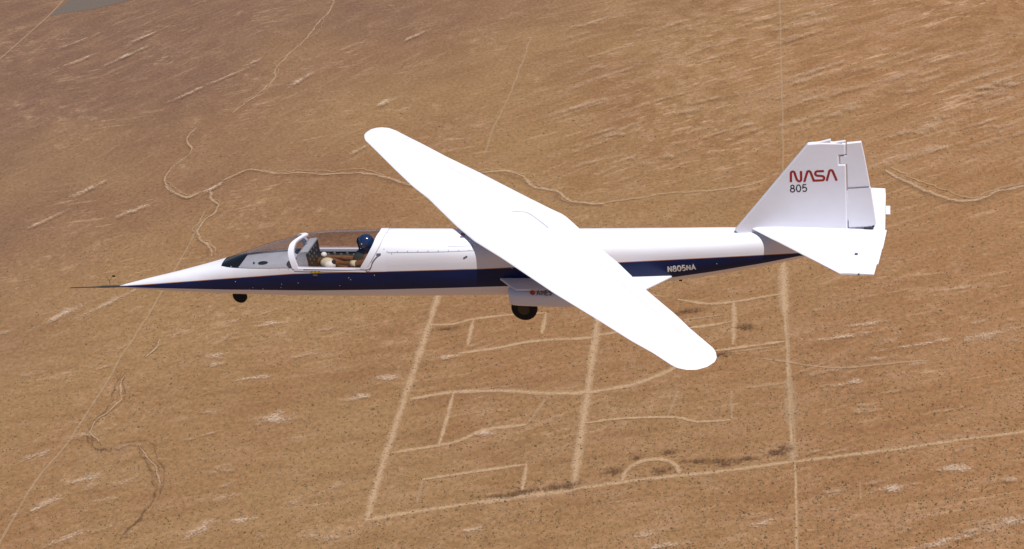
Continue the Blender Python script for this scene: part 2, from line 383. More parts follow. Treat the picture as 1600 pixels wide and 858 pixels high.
strip('dirt_track', [(823, 726), (816, 768)], 9, T, 'right side of the small left enclosure')
strip('dirt_track', [(661, 750), (651, 787)], 9, FT, 'broken left side of the small left enclosure')
strip('dirt_track', [(1015, 461), (1042, 465)], 7, FT, 'short faint piece behind the near wing')
strip('dirt_track', [(1058, 469), (1103, 475), (1146, 472), (1219, 460)], 9, T, 'upper right cross track sagging in the middle')
strip('dirt_track', [(1146, 474), (1147, 505), (1146, 540)], 10, T, 'link down from the upper right cross track')
strip('dirt_track', [(1076, 513), (1110, 509), (1142, 503)], 9, T, 'short cross track right of the near wing')
strip('dirt_track', [(1068, 501), (1124, 493)], 6, FT, 'faint double of the short cross track')
strip('dirt_track', [(1115, 549), (1170, 542), (1227, 534)], 8, T, 'cross track running right from the near wing tip')
strip('dirt_track', [(1125, 553), (1226, 541)], 4, FT, 'thin twin of the track from the near wing tip')
strip('dirt_track', [(1167, 607), (1228, 598)], 9, FT, 'spur joining the right grid track')
strip('dirt_track', [(1143, 612), (1144, 656)], 8, FT, 'upright stub in the lower right cell')
strip('dirt_track', [(1060, 612), (1043, 653)], 8, FT, 'leaning stub in the lower right cell')
strip('dirt_track', [(914, 662), (969, 655), (1055, 653), (1087, 660), (1142, 657)], 6, T, 'thin cross track of the lower right cell')
strip('dirt_track', [(972, 753), (978, 738), (1000, 723), (1028, 718), (1053, 725), (1062, 741)], 9, T, 'half ring track on the foot of the grid', step=5)
strip('dirt_track', [(1192, 560), (1250, 569), (1320, 574), (1380, 570), (1450, 566)], 4, M['trace'], 'thin wandering track right of the grid', wob=1.)
strip('dirt_track', [(1344, 754), (1345, 781)], 5, FT, 'tiny upright mark at the lower right')
strip('dirt_track', [(1344, 772), (1367, 770)], 5, FT, 'tiny level mark at the lower right')
strip('dirt_track', [(-20, 112), (0, 93), (40, 58), (77, 25), (100, 0)], 6, M['trace'], 'thin straight track at the far left')
strip('dirt_track', [(-10, 870), (25, 804), (60, 748), (120, 674), (200, 544), (250, 464), (300, 375), (320, 330)], 4, M['trace'], 'faint diagonal track passing behind the nose', wob=.5)
strip('dirt_track', [(830, 60), (805, 130), (775, 195), (755, 245)], 4, M['trace'], 'thin faint track beyond the far wing', wob=1.)
# ---- washes: pale sand beside a darker strip, bank shade and scrub painted in
def washline(pix, width, label, wob=1.5, bank=1.):
    strip('wash', pix, width*.6, M['fainttrack'], 'faint braid of '+label, off=width*.8, wob=wob*2.6, wvar=.4)
    if bank: strip('wash', pix, width*3.2, M['bank'], 'painted shade and scrub on the bank of '+label, off=-width*.5, wob=wob)
    strip('wash', pix, width, M['wash'], 'pale sand bed of '+label, wob=wob, wvar=.35)
washline([(524, -15), (520, 8), (500, 35), (470, 68), (440, 95), (425, 128), (400, 150), (364, 177)], 5, 'the wash coming down from the top', 2., .0)
washline([(312, 197), (295, 212), (292, 222), (300, 234), (285, 250), (268, 262), (256, 280), (262, 292), (275, 303), (292, 311), (308, 302)], 4, 'the hooked wash at left', 1.)
washline([(262, 290), (280, 306), (296, 309), (312, 300), (328, 295), (355, 280), (385, 268), (405, 267), (430, 271), (470, 272), (520, 273), (570, 271), (600, 278), (640, 288), (700, 286)], 8, 'the long wash leading behind the far wing', 2., .8)
washline([(735, 271), (780, 269), (805, 275), (832, 289), (868, 301), (882, 314), (900, 318), (945, 321)], 8, 'the wash beyond the far wing', 2.)
strip('wash', [(940, 318), (1010, 307), (1070, 300), (1130, 297), (1185, 287), (1200, 280)], 8, M['fainttrack'], 'pale dry wash fading behind the fin', wob=2.)
washline([(1380, 268), (1420, 286), (1455, 300), (1490, 313), (1530, 312), (1560, 300), (1620, 285)], 9, 'the wash right of the tail', 2.)
washline([(326, 298), (333, 312), (343, 322), (334, 335), (320, 345), (308, 363), (313, 375), (325, 384), (331, 402)], 6, 'the crooked wash above the nose', 1.5)
washline([(252, 531), (245, 545), (228, 560)], 5, 'the short wash below the nose', 1.)
for k_ in range(3):
    strip('wash', [(150+k_*3, 703+k_*3), (190, 699), (213+k_*5, 696), (222+k_*4, 714), (240+k_*3, 733), (249-k_*4, 762), (240, 790), (215-k_*4, 812+k_*4), (190, 832), (180+k_*3, 846)], 4, M['gully'], 'ragged dark strand of the gully near the lower left corner, strand running %s the others' % ('left of', 'between', 'right of')[k_], off=(k_-1)*6, wob=4., wvar=.6)
    strip('wash', [(197, 582), (188, 600), (185, 625), (165, 645), (148, 658), (140, 676), (152, 692), (163, 702), (195, 701)], 3.5, M['gully'], 'ragged dark strand of the winding gully at lower left, strand running %s the others' % ('left of', 'between', 'right of')[k_], off=(k_-1)*5, wob=4., wvar=.6)
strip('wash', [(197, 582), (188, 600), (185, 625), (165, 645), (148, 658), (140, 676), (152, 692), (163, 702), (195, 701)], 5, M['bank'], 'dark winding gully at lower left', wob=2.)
strip('wash', [(198, 584), (189, 602), (186, 627), (166, 648), (150, 660), (142, 678), (154, 694)], 3, M['wash'], 'thin pale thread in the lower left gully', off=3, wob=2.)
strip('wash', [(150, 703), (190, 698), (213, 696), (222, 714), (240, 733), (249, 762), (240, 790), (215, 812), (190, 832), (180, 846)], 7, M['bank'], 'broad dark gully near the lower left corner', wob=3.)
strip('wash', [(216, 698), (224, 716), (242, 736), (250, 764)], 3, M['wash'], 'thin pale thread in the broad gully', off=3, wob=2.)
# ---- dark scrub along the grid foot
for (px, py, rx, ry, lb) in [(1130, 723, 24, 14, 'dark scrub patch beside the track, fourth from the half ring'), (1218, 707, 20, 16, 'dark scrub patch in the corner of the grid'),
        (996, 715, 13, 9, 'small dark scrub patch at the top left of the half ring'), (1047, 708, 12, 9, 'small dark scrub patch at the top right of the half ring'),
        (959, 738, 26, 10, 'dark scrub patch left of the half ring'), (1033, 737, 20, 10, 'dark scrub patch inside the half ring'),
        (873, 762, 38, 13, 'dark scrub bank left of the middle track'), (790, 775, 42, 9, 'long dark scrub bank at the foot of the left cell'),
        (1085, 722, 22, 8, 'dark scrub patch right of the half ring'), (1172, 718, 24, 9, 'dark scrub patch near the right grid track'),
        (1075, 488, 36, 9, 'dark scrub right of the near wing root'), (1165, 512, 18, 12, 'dark scrub beside the upright link'),
        (1125, 555, 26, 8, 'dark soil below the near wing tip'), (700, 515, 30, 8, 'dark soil under the upper left cross track')]:
    patch('scrub_patch', px, py, rx*1.25, ry*1.1, M['scrubdark'], lb, rot=14)
# ---- bright crusts of playa
for (px, py, rx, ry, rot, lb) in [(340, 556, 26, 22, 30, 'round pale crust below the nose'), (338, 570, 24, 10, 20, 'lower lobe of the round pale crust'), (400, 592, 42, 10, 18, 'pale streak below the round crust'),
        (565, 622, 44, 11, 14, 'bright streak left of the grid'), (600, 592, 40, 14, 20, 'pale blotch left of the grid'), (430, 655, 46, 24, 25, 'wide pale blotch at lower left'),
        (135, 750, 38, 15, 40, 'brightest crust near the lower left corner'), (60, 712, 40, 13, 45, 'pale crust at the lower left edge'), (75, 788, 34, 13, 45, 'small pale crust at the lower left'),
        (310, 830, 40, 20, 30, 'pale blotch at the bottom left'), (100, 845, 50, 12, 45, 'pale streak in the bottom left corner'), (385, 813, 34, 12, 20, 'pale blotch on the bottom edge'),
        (95, 495, 95, 13, 60, 'long pale streak under the boom'), (165, 478, 90, 13, 60, 'second long pale streak under the boom'), (430, 507, 52, 9, 16, 'pale streak below the fuselage'),
        (1320, 528, 75, 8, 17, 'bright streak right of the grid'), (1440, 540, 80, 8, 20, 'bright broken streak at the right'), (1545, 525, 60, 16, 24, 'bright crust at the right edge'),
        (1355, 508, 50, 9, 17, 'pale streak right of the grid top'), (1330, 600, 40, 9, 22, 'small pale streak at right'), (1490, 735, 46, 12, 16, 'pale crust at lower right'),
        (1400, 765, 40, 12, 20, 'pale blotch at the lower right'), (1190, 820, 34, 9, 20, 'pale blotch below the grid'), (1485, 845, 70, 13, 27, 'pale streak at the bottom right'),
        (1570, 820, 50, 20, 30, 'pale crust in the bottom right corner'), (1040, 855, 50, 8, 16, 'pale streak at the bottom middle'), (755, 680, 24, 12, 15, 'pale crust under the lower cross track'),
        (740, 830, 24, 7, 15, 'small pale crust under the grid'), (1010, 838, 36, 9, 16, 'faint pale crust at bottom'), (700, 560, 40, 8, 16, 'pale flecks in the upper left cell')]:
    patch('pale_sand', px, py, rx, ry, M['pale'], lb, rot=rot)
for i in range(34):
    px = rng.uniform(0, 560); py = rng.uniform(470, 850)
    patch('pale_sand', px, py, rng.uniform(16, 48), rng.uniform(6, 18), M['streak'], 'soft fleck of pale crust on the lower left plain', rot=rng.normal(32, 10))
for i in range(26):
    px = rng.uniform(1260, 1600); py = rng.uniform(440, 850)
    patch('pale_sand', px, py, rng.uniform(20, 60), rng.uniform(5, 12), M['streak'], 'soft fleck of pale crust on the lower right plain', rot=rng.normal(20, 6))
# upper-right and upper-left streaks
for i in range(80):
    px = rng.uniform(880, 1600); py = rng.uniform(20, 260)
    if 1160 < px < 1380 and py > 215: continue
    if py < 60 and px > 1300 and i % 2: continue
    patch('pale_sand', px, py, rng.uniform(50, 190), rng.uniform(9, 24), M['streak'], 'thin wind streak of pale sand in the upper right', rot=rng.normal(38, 4))
for (px, py, L_) in [(360, 122, 120), (300, 148, 110), (200, 90, 130), (130, 66, 110), (230, 60, 90), (120, 100, 90), (400, 100, 60), (560, 240, 60), (600, 165, 60), (650, 60, 60), (70, 350, 90), (140, 300, 90), (330, 300, 60), (220, 330, 70), (470, 130, 70)]:
    patch('pale_sand', px, py, L_*.8, rng.uniform(7, 14), M['pale'], 'thin wind streak of pale sand in the upper left', rot=rng.normal(58, 4))

# ---- creosote scrub: tens of thousands of low bushes on the flats
def scrub():
    n = 42000
    px = rng.uniform(-60, 1660, n*2); py = rng.uniform(-20, 900, n*2)
    keep = rng.uniform(0, 1, n*2) < (.25+.75*np.clip(py/860, 0, 1)**1.3*(.45+.55*np.clip(px/1200, 0, 1))); px = px[keep][:n]; py = py[keep][:n]
    n = len(px)
    d = fw[None]+((px-CX)/F)[:, None]*rt[None]-((py-CY)/F)[:, None]*up[None]
    P = CAM[None]+d*((GZ-CAM[2])/d[:, 2])[:, None]
    base = np.array([(math.cos(a), math.sin(a), .0) for a in np.arange(6)*math.pi/3]+[(.55*math.cos(a), .55*math.sin(a), .8) for a in np.arange(3)*2.1+.3]+[(0, 0, 1.)])
    faces = [(0, 1, 6), (1, 2, 7), (2, 3, 7), (3, 4, 8), (4, 5, 8), (5, 0, 6), (1, 7, 6), (3, 8, 7), (5, 6, 8), (6, 7, 9), (7, 8, 9), (8, 6, 9)]
    nb = len(base); sz = rng.lognormal(math.log(.78), .35, n); ht = sz*rng.uniform(.7, 1.1, n); an = rng.uniform(0, 6.28, n)
    jit = rng.uniform(.7, 1.3, (n, nb, 3))
    B = base[None]*jit; ca, sa = np.cos(an)[:, None], np.sin(an)[:, None]
    X = (B[..., 0]*ca-B[..., 1]*sa)*sz[:, None]+P[:, 0:1]-gc[0]; Y = (B[..., 0]*sa+B[..., 1]*ca)*sz[:, None]+P[:, 1:2]-gc[1]; Z = B[..., 2]*ht[:, None]
    V = np.stack([X, Y, Z], -1).reshape(-1, 3)
    Fa = (np.array(faces)[None]+(np.arange(n)*nb)[:, None, None]).reshape(-1, 3)
    me = bpy.data.meshes.new('desert_scrub'); me.vertices.add(len(V)); me.vertices.foreach_set('co', V.ravel())
    me.loops.add(Fa.size); me.loops.foreach_set('vertex_index', Fa.ravel().astype(np.int32))
    me.polygons.add(len(Fa)); me.polygons.foreach_set('loop_start', (np.arange(len(Fa))*3).astype(np.int32))
    me.update(calc_edges=True)
    mt = paint('creosote', (.125, .085, .045), .9, .35, .02, spec=.1); me.materials.append(mt)
    o = bpy.data.objects.new('desert_scrub', me); col.objects.link(o); o.location = (gc[0], gc[1], GZ)
    tag(o, 'low dark desert bushes scattered over the tan plain', 'scrub', kind='stuff')
scrub()

# =================================================================== THE AIRCRAFT
plane = bpy.data.objects.new('airplane', None); col.objects.link(plane)
plane.empty_display_size = 1
tag(plane, 'white jet with a navy side stripe, its long wing pivoted askew, over desert', 'airplane')
# ---- body sections: centre-line pixel stations (px, top edge, bottom edge, half width, centre, squareness top, bottom)
ST = [(188, 445.6, 449.4, .022, 447.5, 2, 2), (205, 441.5, 450.6, .05, 446.3, 2, 2), (230, 435, 452, .095, 444.5, 2, 2), (280, 423, 455, .165, 440, 2.1, 2.1), (320, 412.5, 457, .215, 435.5, 2.2, 2.1),
      (350, 403.5, 458.5, .25, 431, 2.7, 2.2), (375, 395, 459.5, .275, 426, 2.4, 2.2), (400, 386.5, 460, .295, 421, 2.3, 2.3), (430, 377, 461, .31, 415, 2.2, 2.3), (455, 370.5, 461.5, .32, 410.5, 2.1, 2.3), (485, 363.5, 462, .328, 407, 2.1, 2.4),
      (520, 359, 462.5, .333, 404.5, 2.1, 2.4), (560, 357.8, 462.5, .338, 403.5, 2.15, 2.4), (600, 357.2, 462.5, .345, 403, 2.4, 2.4), (650, 357, 462.3, .352, 403, 3.3, 2.4), (700, 357, 462, .36, 403, 3.7, 2.4), (800, 357, 460.5, .365, 402, 3.8, 2.4),
      (900, 356.8, 456, .36, 400, 3.8, 2.4), (1000, 356, 445.5, .34, 396, 3.7, 2.3), (1060, 355.6, 437.5, .32, 392, 3.6, 2.2), (1120, 355, 428.5, .29, 388, 3.4, 2.2), (1166, 355, 420.5, .26, 385, 3.1, 2.1), (1210, 355.5, 412, .215, 382, 2.5, 2.1), (1250, 356.5, 403.5, .165, 379, 2.4, 2.),
      (1300, 358, 391, .10, 373, 2.2, 2.), (1335, 361, 378, .04, 369, 2, 2)]
def _st():
    vz = up@np.array([0, 0, 1.]); vy = abs(up@np.array([0, 1., 0]))
    X = []; ZC = []; HT = []; HB = []; Wd = []; NT = []; NB = []
    for px, t, b_, w_, c, n1, n2 in ST:
        P = at_y(px, c, 0); depth = (P-CAM)@fw; k = depth/F
        def solve(E, n_):
            q = n_/(n_-1); v = max(E**q-(w_*vy)**q, (E*.35)**q); return v**(1/q)/vz
        X.append(P[0]); ZC.append(P[2]); Wd.append(w_); NT.append(n1); NB.append(n2)
        HT.append(solve((c-t)*k, n1)); HB.append(solve((b_-c)*k, n2))
    return [np.array(v) for v in (X, ZC, HT, HB, Wd, NT, NB)]
SX, SZ, SHT, SHB, SW, SNT, SNB = _st()
def smooth_interp(x, X, Y):                    # monotone-ish cubic (Catmull-Rom on uneven knots)
    i = int(np.clip(np.searchsorted(X, x)-1, 0, len(X)-2)); h = X[i+1]-X[i]; t = min(max((x-X[i])/h, 0), 1)
    def sl(j):
        if j <= 0: return (Y[1]-Y[0])/(X[1]-X[0])
        if j >= len(X)-1: return (Y[-1]-Y[-2])/(X[-1]-X[-2])
        a = (Y[j]-Y[j-1])/(X[j]-X[j-1]); b_ = (Y[j+1]-Y[j])/(X[j+1]-X[j])
        return 0. if a*b_ <= 0 else 2*a*b_/(a+b_)
    m0, m1 = sl(i)*h, sl(i+1)*h
    return (2*t**3-3*t*t+1)*Y[i]+(t**3-2*t*t+t)*m0+(-2*t**3+3*t*t)*Y[i+1]+(t**3-t*t)*m1
def sec(x, th, side=-1, off=0.):
    zc, ht, hb, w_, n1, n2 = [smooth_interp(x, SX, A) for A in (SZ, SHT, SHB, SW, SNT, SNB)]
    c, s = math.cos(th), math.sin(th); s = max(s, 0.)
    # plain |cos|^(2/n): top exponent above the widest line, bottom exponent below
    n_, h = (n1, ht) if c >= 0 else (n2, hb)
    yy = (w_+off)*s**(2/n_); zz = (h+off)*abs(c)**(2/n_)*(1 if c >= 0 else -1)
    return np.array([x, side*yy, zc+zz])
def zsill(x):
    return float(np.interp(x, [xp(350), xp(455), xp(620)], [SILL[0], SILL[1], SILL[1]+.03]))
def xp(px, y=0., py=405.): return at_y(px, py, y)[0]
SILL = (at_y(350, 408.5, 0)[2], at_y(455, 403.5, 0)[2])
def theta_at(x, fn, lo=0., hi=math.pi):
    """angle at which fn(point) changes sign"""
    a, b_ = lo, hi; fa = fn(sec(x, a))
    for _ in range(40):
        m_ = (a+b_)/2
        if (fn(sec(x, m_)) > 0) == (fa > 0): a = m_
        else: b_ = m_
    return (a+b_)/2
def th_sill(x):
    x2 = min(max(x, X350), X610); t_ = .3
    if sec(x2, .02)[2] > zsill(x2): t_ = theta_at(x2, lambda P: P[2]-zsill(x2), 0.02, math.pi*.6)
    return t_
def onbody(px, py, off=0.004):
    y = -.3
    for _ in range(12):
        P = at_y(px, py, y)
        zc, ht, hb, w_, n1, n2 = [smooth_interp(P[0], SX, A) for A in (SZ, SHT, SHB, SW, SNT, SNB)]
        n_, h = (n1, ht) if P[2] >= zc else (n2, hb); v = min(abs(P[2]-zc)/h, .999)
        y = .5*y+.5*(-(w_*(1-v**n_)**(1/n_))-off)
    return np.array(at_y(px, py, y))
TOPL = [(188, 447.2), (215, 446), (230, 445), (350, 436.2), (460, 428.3), (600, 425), (700, 422.2), (750, 421), (1000, 409), (1060, 406), (1166, 400.5), (1250, 396), (1340, 391)]
BOTL = [(188, 448.2), (215, 449.4), (230, 449.8), (350, 452.5), (490, 454), (600, 452.5), (700, 450), (800, 447), (900, 443.5), (1000, 438), (1050, 433.5), (1110, 425), (1194, 411), (1250, 399.8), (1340, 393)]
def line_fn(Lp):
    xs, ys = zip(*Lp)
    def fn(P):
        a, b_ = proj(P); return b_-np.interp(a, xs, ys)
    return fn
X350 = xp(350); X610 = xp(612)
xs_all = sorted(set([float(v) for v in SX]+[float(v) for v in np.linspace(SX[0], SX[-1], 90)]+[float(X350), float(X610)]))
xs_all = [x for i, x in enumerate(xs_all) if x in (float(X350), float(X610)) or all(abs(x-y) > .03 for y in (float(X350), float(X610)))]
GW = .010
def ring_thetas(x):
    ts = th_sill(x); g_ = np.linspace(.3, 3.1, 60); tm = g_[int(np.argmax([proj(sec(x, q))[1] for q in g_]))]   # lowest line seen
    fa, fb = line_fn(TOPL), line_fn(BOTL)
    ta = theta_at(x, fa, .2, tm) if fa(sec(x, tm)) > 0 else tm
    tb = theta_at(x, fb, .2, tm) if fb(sec(x, tm)) > 0 else tm
    ts = ts if X350 <= x <= X610 else min(ts, ta-.12)
    ta = max(ta, ts+.02); tb = max(tb, ta+.02)
    tg = theta_at(x, lambda P: fa(P)+.95, .2, tm) if fa(sec(x, tm))+.95 > 0 else ta-.01
    gp = min(max(ta-tg, .002), (ta-ts)*.3)
    up_ = [ts*i/12 for i in range(12)]
    a = [ts+(ta-gp-ts)*i/10 for i in range(10)]; b_ = [ta-gp]; c = [ta+(tb-ta)*i/6 for i in range(6)]; d = [tb+(math.pi-tb)*i/9 for i in range(10)]
    return up_, a, b_, c, d
fus = MB()
NU, NA, NC, ND = 12, 10, 6, 10
rings = []
for x in xs_all:
    u_, a, b_, c, d = ring_thetas(x); th = u_+a+b_+c+d; rings.append((x, th))
nT = len(rings[0][1])
# vertices both sides, face material by band
idx = {}
def vid(i, j, side):
    if j == 0 or j == nT-1: side = -1
    k = (i, j, side)
    if k not in idx:
        x, th = rings[i]; P = sec(x, th[j], side)
        if j == 0 or j == nT-1: P[1] = 0
        idx[k] = len(fus.V); fus.V.append(tuple(P))
    return idx[k]
for i in range(len(rings)-1):
    x0, x1 = rings[i][0], rings[i+1][0]
    cutout = x0 >= X350-1e-6 and x1 <= X610+1e-6
    for j in range(nT-1):
        if j < NU and cutout: continue
        mi = 2 if j == NU+NA-1+0 and False else 0
        if j == NU+NA: mi = 2
        elif NU+NA < j < NU+NA+1+NC: mi = 1
        for side in (-1, 1):
            q = (vid(i, j, side), vid(i, j+1, side), vid(i+1, j+1, side), vid(i+1, j, side))
            fus.F.append(q if side == -1 else q[::-1]); fus.mi.append(mi)
for i, fl in ((0, False), (len(rings)-1, True)):
    loop = [vid(i, j, -1) for j in range(nT)]+[vid(i, j, 1) for j in range(nT-2, 0, -1)]
    fus.F.append(tuple(loop if fl else loop[::-1])); fus.mi.append(0)
# boundary curves of the canopy: t = 0 on top, 1 on the sill
def curve_from_px(pts, tops):
    T_ = [0., .25]; Xs = [xp(tops, 0, 362), None]
    d = []
    for px, py in pts:
        P = onbody(px, py, 0); ts = th_sill(P[0]); th = theta_at(P[0], lambda Q: Q[2]-P[2], 0.02, 3.0); d.append((min(th/ts, 1.), P[0]))
    d.sort(); d = [(0., xp(tops, 0, 362))]+[q for q in d if q[0] > .2]
    return np.array([q[0] for q in d]), np.array([q[1] for q in d])
BOW = curve_from_px([(461, 418), (456.5, 405), (454.5, 393), (457, 382), (462, 374)], 476)
REAR = curve_from_px([(563, 419), (571, 405), (578, 392), (584, 380), (589, 370)], 594)
def xbow(t): return float(smooth_interp(abs(t), *BOW))
def xrear(t): return float(smooth_interp(abs(t), *REAR))
print('BOW', BOW); print('REAR', REAR)
def body_t(x, t, off=0.):
    P = sec(x, abs(t)*th_sill(x), -1 if t >= 0 else 1, off); return P
def tpatch(xa, xb, nu, nt_, off=0., flip=False):
    V = []; Fc = []
    ts = [-1+2*k/nt_ for k in range(nt_+1)]
    for t in ts:
        a, b_ = xa(t), xb(t)
        for u in range(nu+1): V.append(body_t(a+(b_-a)*u/nu, t, off))
    for k in range(nt_):
        for u in range(nu):
            i = k*(nu+1)+u; Fc.append((i, i+nu+1, i+nu+2, i+1))
    return V, Fc
V, Fc = tpatch(xrear, lambda t: X610, 6, 24)
fus.add(V, [f[::-1] for f in Fc], 0)
fo = fus.build('fuselage', [M['white'], M['blue'], M['gold']], plane, True)
# canopy glass
V, Fc = tpatch(lambda t: X350, lambda t: xbow(t)-.045, 14, 30, -.006)
ws_ = link_mesh('windshield', V, Fc, M['glass'], plane, True)
V, Fc = tpatch(lambda t: xbow(t)+.045, xrear, 16, 30, -.006)
cg = link_mesh('canopy', V, Fc, M['glass'], plane, True)
def band(xc, wd, off, name, parent, mat=None, inner=-.03, nt_=40):
    V = []; Fc = []
    for k in range(nt_+1):
        t = -1+2*k/nt_
        for (dx, of) in ((-wd, off), (wd, off), (wd, inner), (-wd, inner)):
            V.append(body_t(xc(t)+dx, t, of))
    for k in range(nt_):
        for j in range(4):
            a, b_ = 4*k+j, 4*k+(j+1) % 4; Fc.append((a, b_, b_+4, a+4))
    Fc += [(3, 2, 1, 0), (4*nt_, 4*nt_+1, 4*nt_+2, 4*nt_+3)]
    o = link_mesh(name, V, Fc, mat or M['white'], parent); shade_auto(o); return o
band(xbow, .052, .008, 'canopy_bow', cg)
band(lambda t: xrear(t)+.055, .06, .007, 'rear_frame', cg)
# sill rails each side
for side in (-1, 1):
    mb = MB(); V = []; n = 30; xa, xb = xbow(1)-.02, xrear(1)+.08
    for k in range(n+1):
        x = xa+(xb-xa)*k/n; ts = th_sill(x); P0 = sec(x, ts, side, 0); z = P0[2]; y = abs(P0[1])
        for (dy, dz) in ((.008, .012), (.009, -.034), (-.05, -.034), (-.05, .012)): V.append((x, side*(y+dy), z+dz))
    Fc = [(4*k+j, 4*k+(j+1) % 4, 4*k+4+(j+1) % 4, 4*k+4+j) for k in range(n) for j in range(4)]+[(3, 2, 1, 0), (4*n, 4*n+1, 4*n+2, 4*n+3)]
    if side == 1: Fc = [f[::-1] for f in Fc]
    mb.add(V, Fc); o = mb.build('sill_rail', M['white'], cg); shade_auto(o)
# surface ribbons on the near side (gaps, stripes, letters)
def ribbon(pts3, wd, nrm, mb, mi=0, closed=False):
    """flat band of half-width wd following 3D points; nrm = surface normal(s)"""
    P = [np.array(p, float) for p in pts3]; n = len(P); V = []
    for i in range(n):
        a = P[(i-1) % n] if closed or i > 0 else P[0]; b_ = P[(i+1) % n] if closed or i < n-1 else P[-1]
        d1 = P[i]-a; d2 = b_-P[i]; l1, l2 = np.linalg.norm(d1), np.linalg.norm(d2)
        d1 = d1/l1 if l1 > 1e-9 else d2/l2; d2 = d2/l2 if l2 > 1e-9 else d1
        nn = nrm if not callable(nrm) else nrm(P[i]); s1 = np.cross(nn, d1); s2 = np.cross(nn, d2); s = s1+s2; s /= np.linalg.norm(s)
        k = wd/max(.45, s@(s1/np.linalg.norm(s1))); V += [P[i]+s*k, P[i]-s*k]
    Fc = [(2*i, 2*i+1, 2*i+3, 2*i+2) for i in range(n-1)]
    if closed: Fc.append((2*n-2, 2*n-1, 1, 0))
    mb.add(V, Fc, mi)
def bodynormal(P):
    zc, ht, hb, w_, n1, n2 = [smooth_interp(P[0], SX, A) for A in (SZ, SHT, SHB, SW, SNT, SNB)]
    n_, h = (n1, ht) if P[2] >= zc else (n2, hb); dz = (P[2]-zc)
    v = np.array([0, -(abs(P[1])/w_)**(n_-1)/w_, math.copysign((abs(dz)/h)**(n_-1)/h, dz)]); return v/np.linalg.norm(v)
def bodyline(pix, wd, mat, name, parent, step=6., off=.004, closed=False):
    pts = spline([np.array(p, float) for p in pix], step) if len(pix) > 1 else pix
    mb = MB(); ribbon([onbody(p[0], p[1], off) for p in pts], wd, bodynormal, mb, 0, closed); return mb.build(name, mat, parent)
mb = MB(); ribbon([body_t(xrear(t)+.125, t, .005) for t in np.linspace(-.9, .86, 40)], .005, bodynormal, mb); mb.build('panel_line', M['softline'], fo)
bodyline([(594, 398), (588, 402), (582, 410), (577, 421), (560, 421.5), (530, 422), (474, 421.5)], .007, M['line'], 'hatch_gap', fo, 4, .010)
bodyline([(588, 397.4), (595, 397)], .012, M['line'], 'hatch_handle', fo, 3, .012)
bodyline([(606, 394.5), (660, 394), (700, 393.2), (740, 391.6)], .0045, M['softline'], 'panel_line', fo, 8, .004)
bodyline([(700, 385), (741, 384)], .004, M['softline'], 'panel_line', fo, 8, .004)
def dots(pixs, r_, mat, name, parent, off=.005):
    for px, py in pixs:
        mb = MB(); c = onbody(px, py, off); nn = bodynormal(c); a = np.array([1., 0, 0]); b_ = np.cross(nn, a)
        mb.add([c+r_*(math.cos(q)*a+math.sin(q)*b_)+nn*.002 for q in np.arange(8)*math.pi/4], [tuple(range(8))])
        mb.build(name, mat, parent)
dots([(605+16*k, 393-.25*k) for k in range(9)]+[(612, 396), (600, 389)], .009, M['softline'], 'fastener', fo)
dots([(346+15*k, 416+.6*k) for k in range(8)], .007, M['softline'], 'fastener', fo)
dots([(390, 452), (411, 452.5), (368, 440), (395, 449.5), (439, 449), (440, 444), (466, 442), (531, 446), (585, 430), (548, 437), (545, 434), (411, 451), (1120, 412), (800, 419)], .0075, M['letterwhite'], 'fastener', fo)
bodyline([(724, 404), (730, 400.5)], .013, M['line'], 'vent_slot', fo, 3)
bodyline([(486, 425.3), (501, 424.8)], .022, M['yellow'], 'rescue_marking', fo, 4, .006)
bodyline([(489, 430), (496, 430)], .018, M['line'], 'step_latch', fo, 4, .008)
for px_ in (485.5, 491, 497): mb = MB(); ribbon([onbody(px_, 424.4, .009), onbody(px_+3, 424.2, .009)], .006, bodynormal, mb); mb.build('marking_print', M['ink'], fo)

# ---- stroke lettering
def strokes(glyphs, org, ux, uy, h, wd, nrm, mb, mapf=None, adv=None):
    """glyph strokes in a unit box (x 0..w, y 0..1) drawn as flat ribbons"""
    x = 0.
    for g in glyphs:
        w_, st = g
        for s in st:
            pts = []
            for (a, b_) in s:
                pts.append((x+a, b_))
            P = [mapf(a, b_) if mapf else org+ux*(a*h)+uy*(b_*h) for a, b_ in pts]
            cl = len(s) > 3 and s[0] == s[-1]
            if cl: P = P[:-1]
            ribbon(P, wd, nrm, mb, 0, cl)
        x += w_+.2
def arc(cx, cy, rx, ry, a0, a1, n=8): return [(cx+rx*math.cos(R(a0+(a1-a0)*k/n)), cy+ry*math.sin(R(a0+(a1-a0)*k/n))) for k in range(n+1)]
G8 = (.6, [arc(.3, .76, .21, .24, 0, 360, 16)[:-1]+[(.51, .76)], arc(.3, .27, .28, .27, 0, 360, 16)[:-1]+[(.58, .27)]])
G0 = (.6, [arc(.3, .5, .28, .5, 0, 360, 20)[:-1]+[(.58, .5)]])
G5 = (.6, [[(.52, 1.), (.12, 1.), (.05, .52)]+arc(.29, .31, .27, .31, 125, -150, 12)])
GN = (.66, [[(.05, 0), (.05, 1)], [(.05, 1), (.6, 0)], [(.6, 0), (.6, 1)]])
GA = (.68, [[(0, 0), (.33, 1), (.66, 0)], [(.12, .33), (.54, .33)]])
GM = (.8, [[(.05, 0), (.05, 1), (.4, .25), (.75, 1), (.75, 0)]])
GE = (.52, [[(.52, 0), (.05, 0), (.05, 1), (.52, 1)], [(.05, .52), (.45, .52)]])
GS = (.56, [arc(.28, .75, .23, .25, 20, 250, 9)+arc(.28, .26, .25, .26, 90, -160, 9)])
GD = (.4, [[(.0, .45), (.3, .45)]])
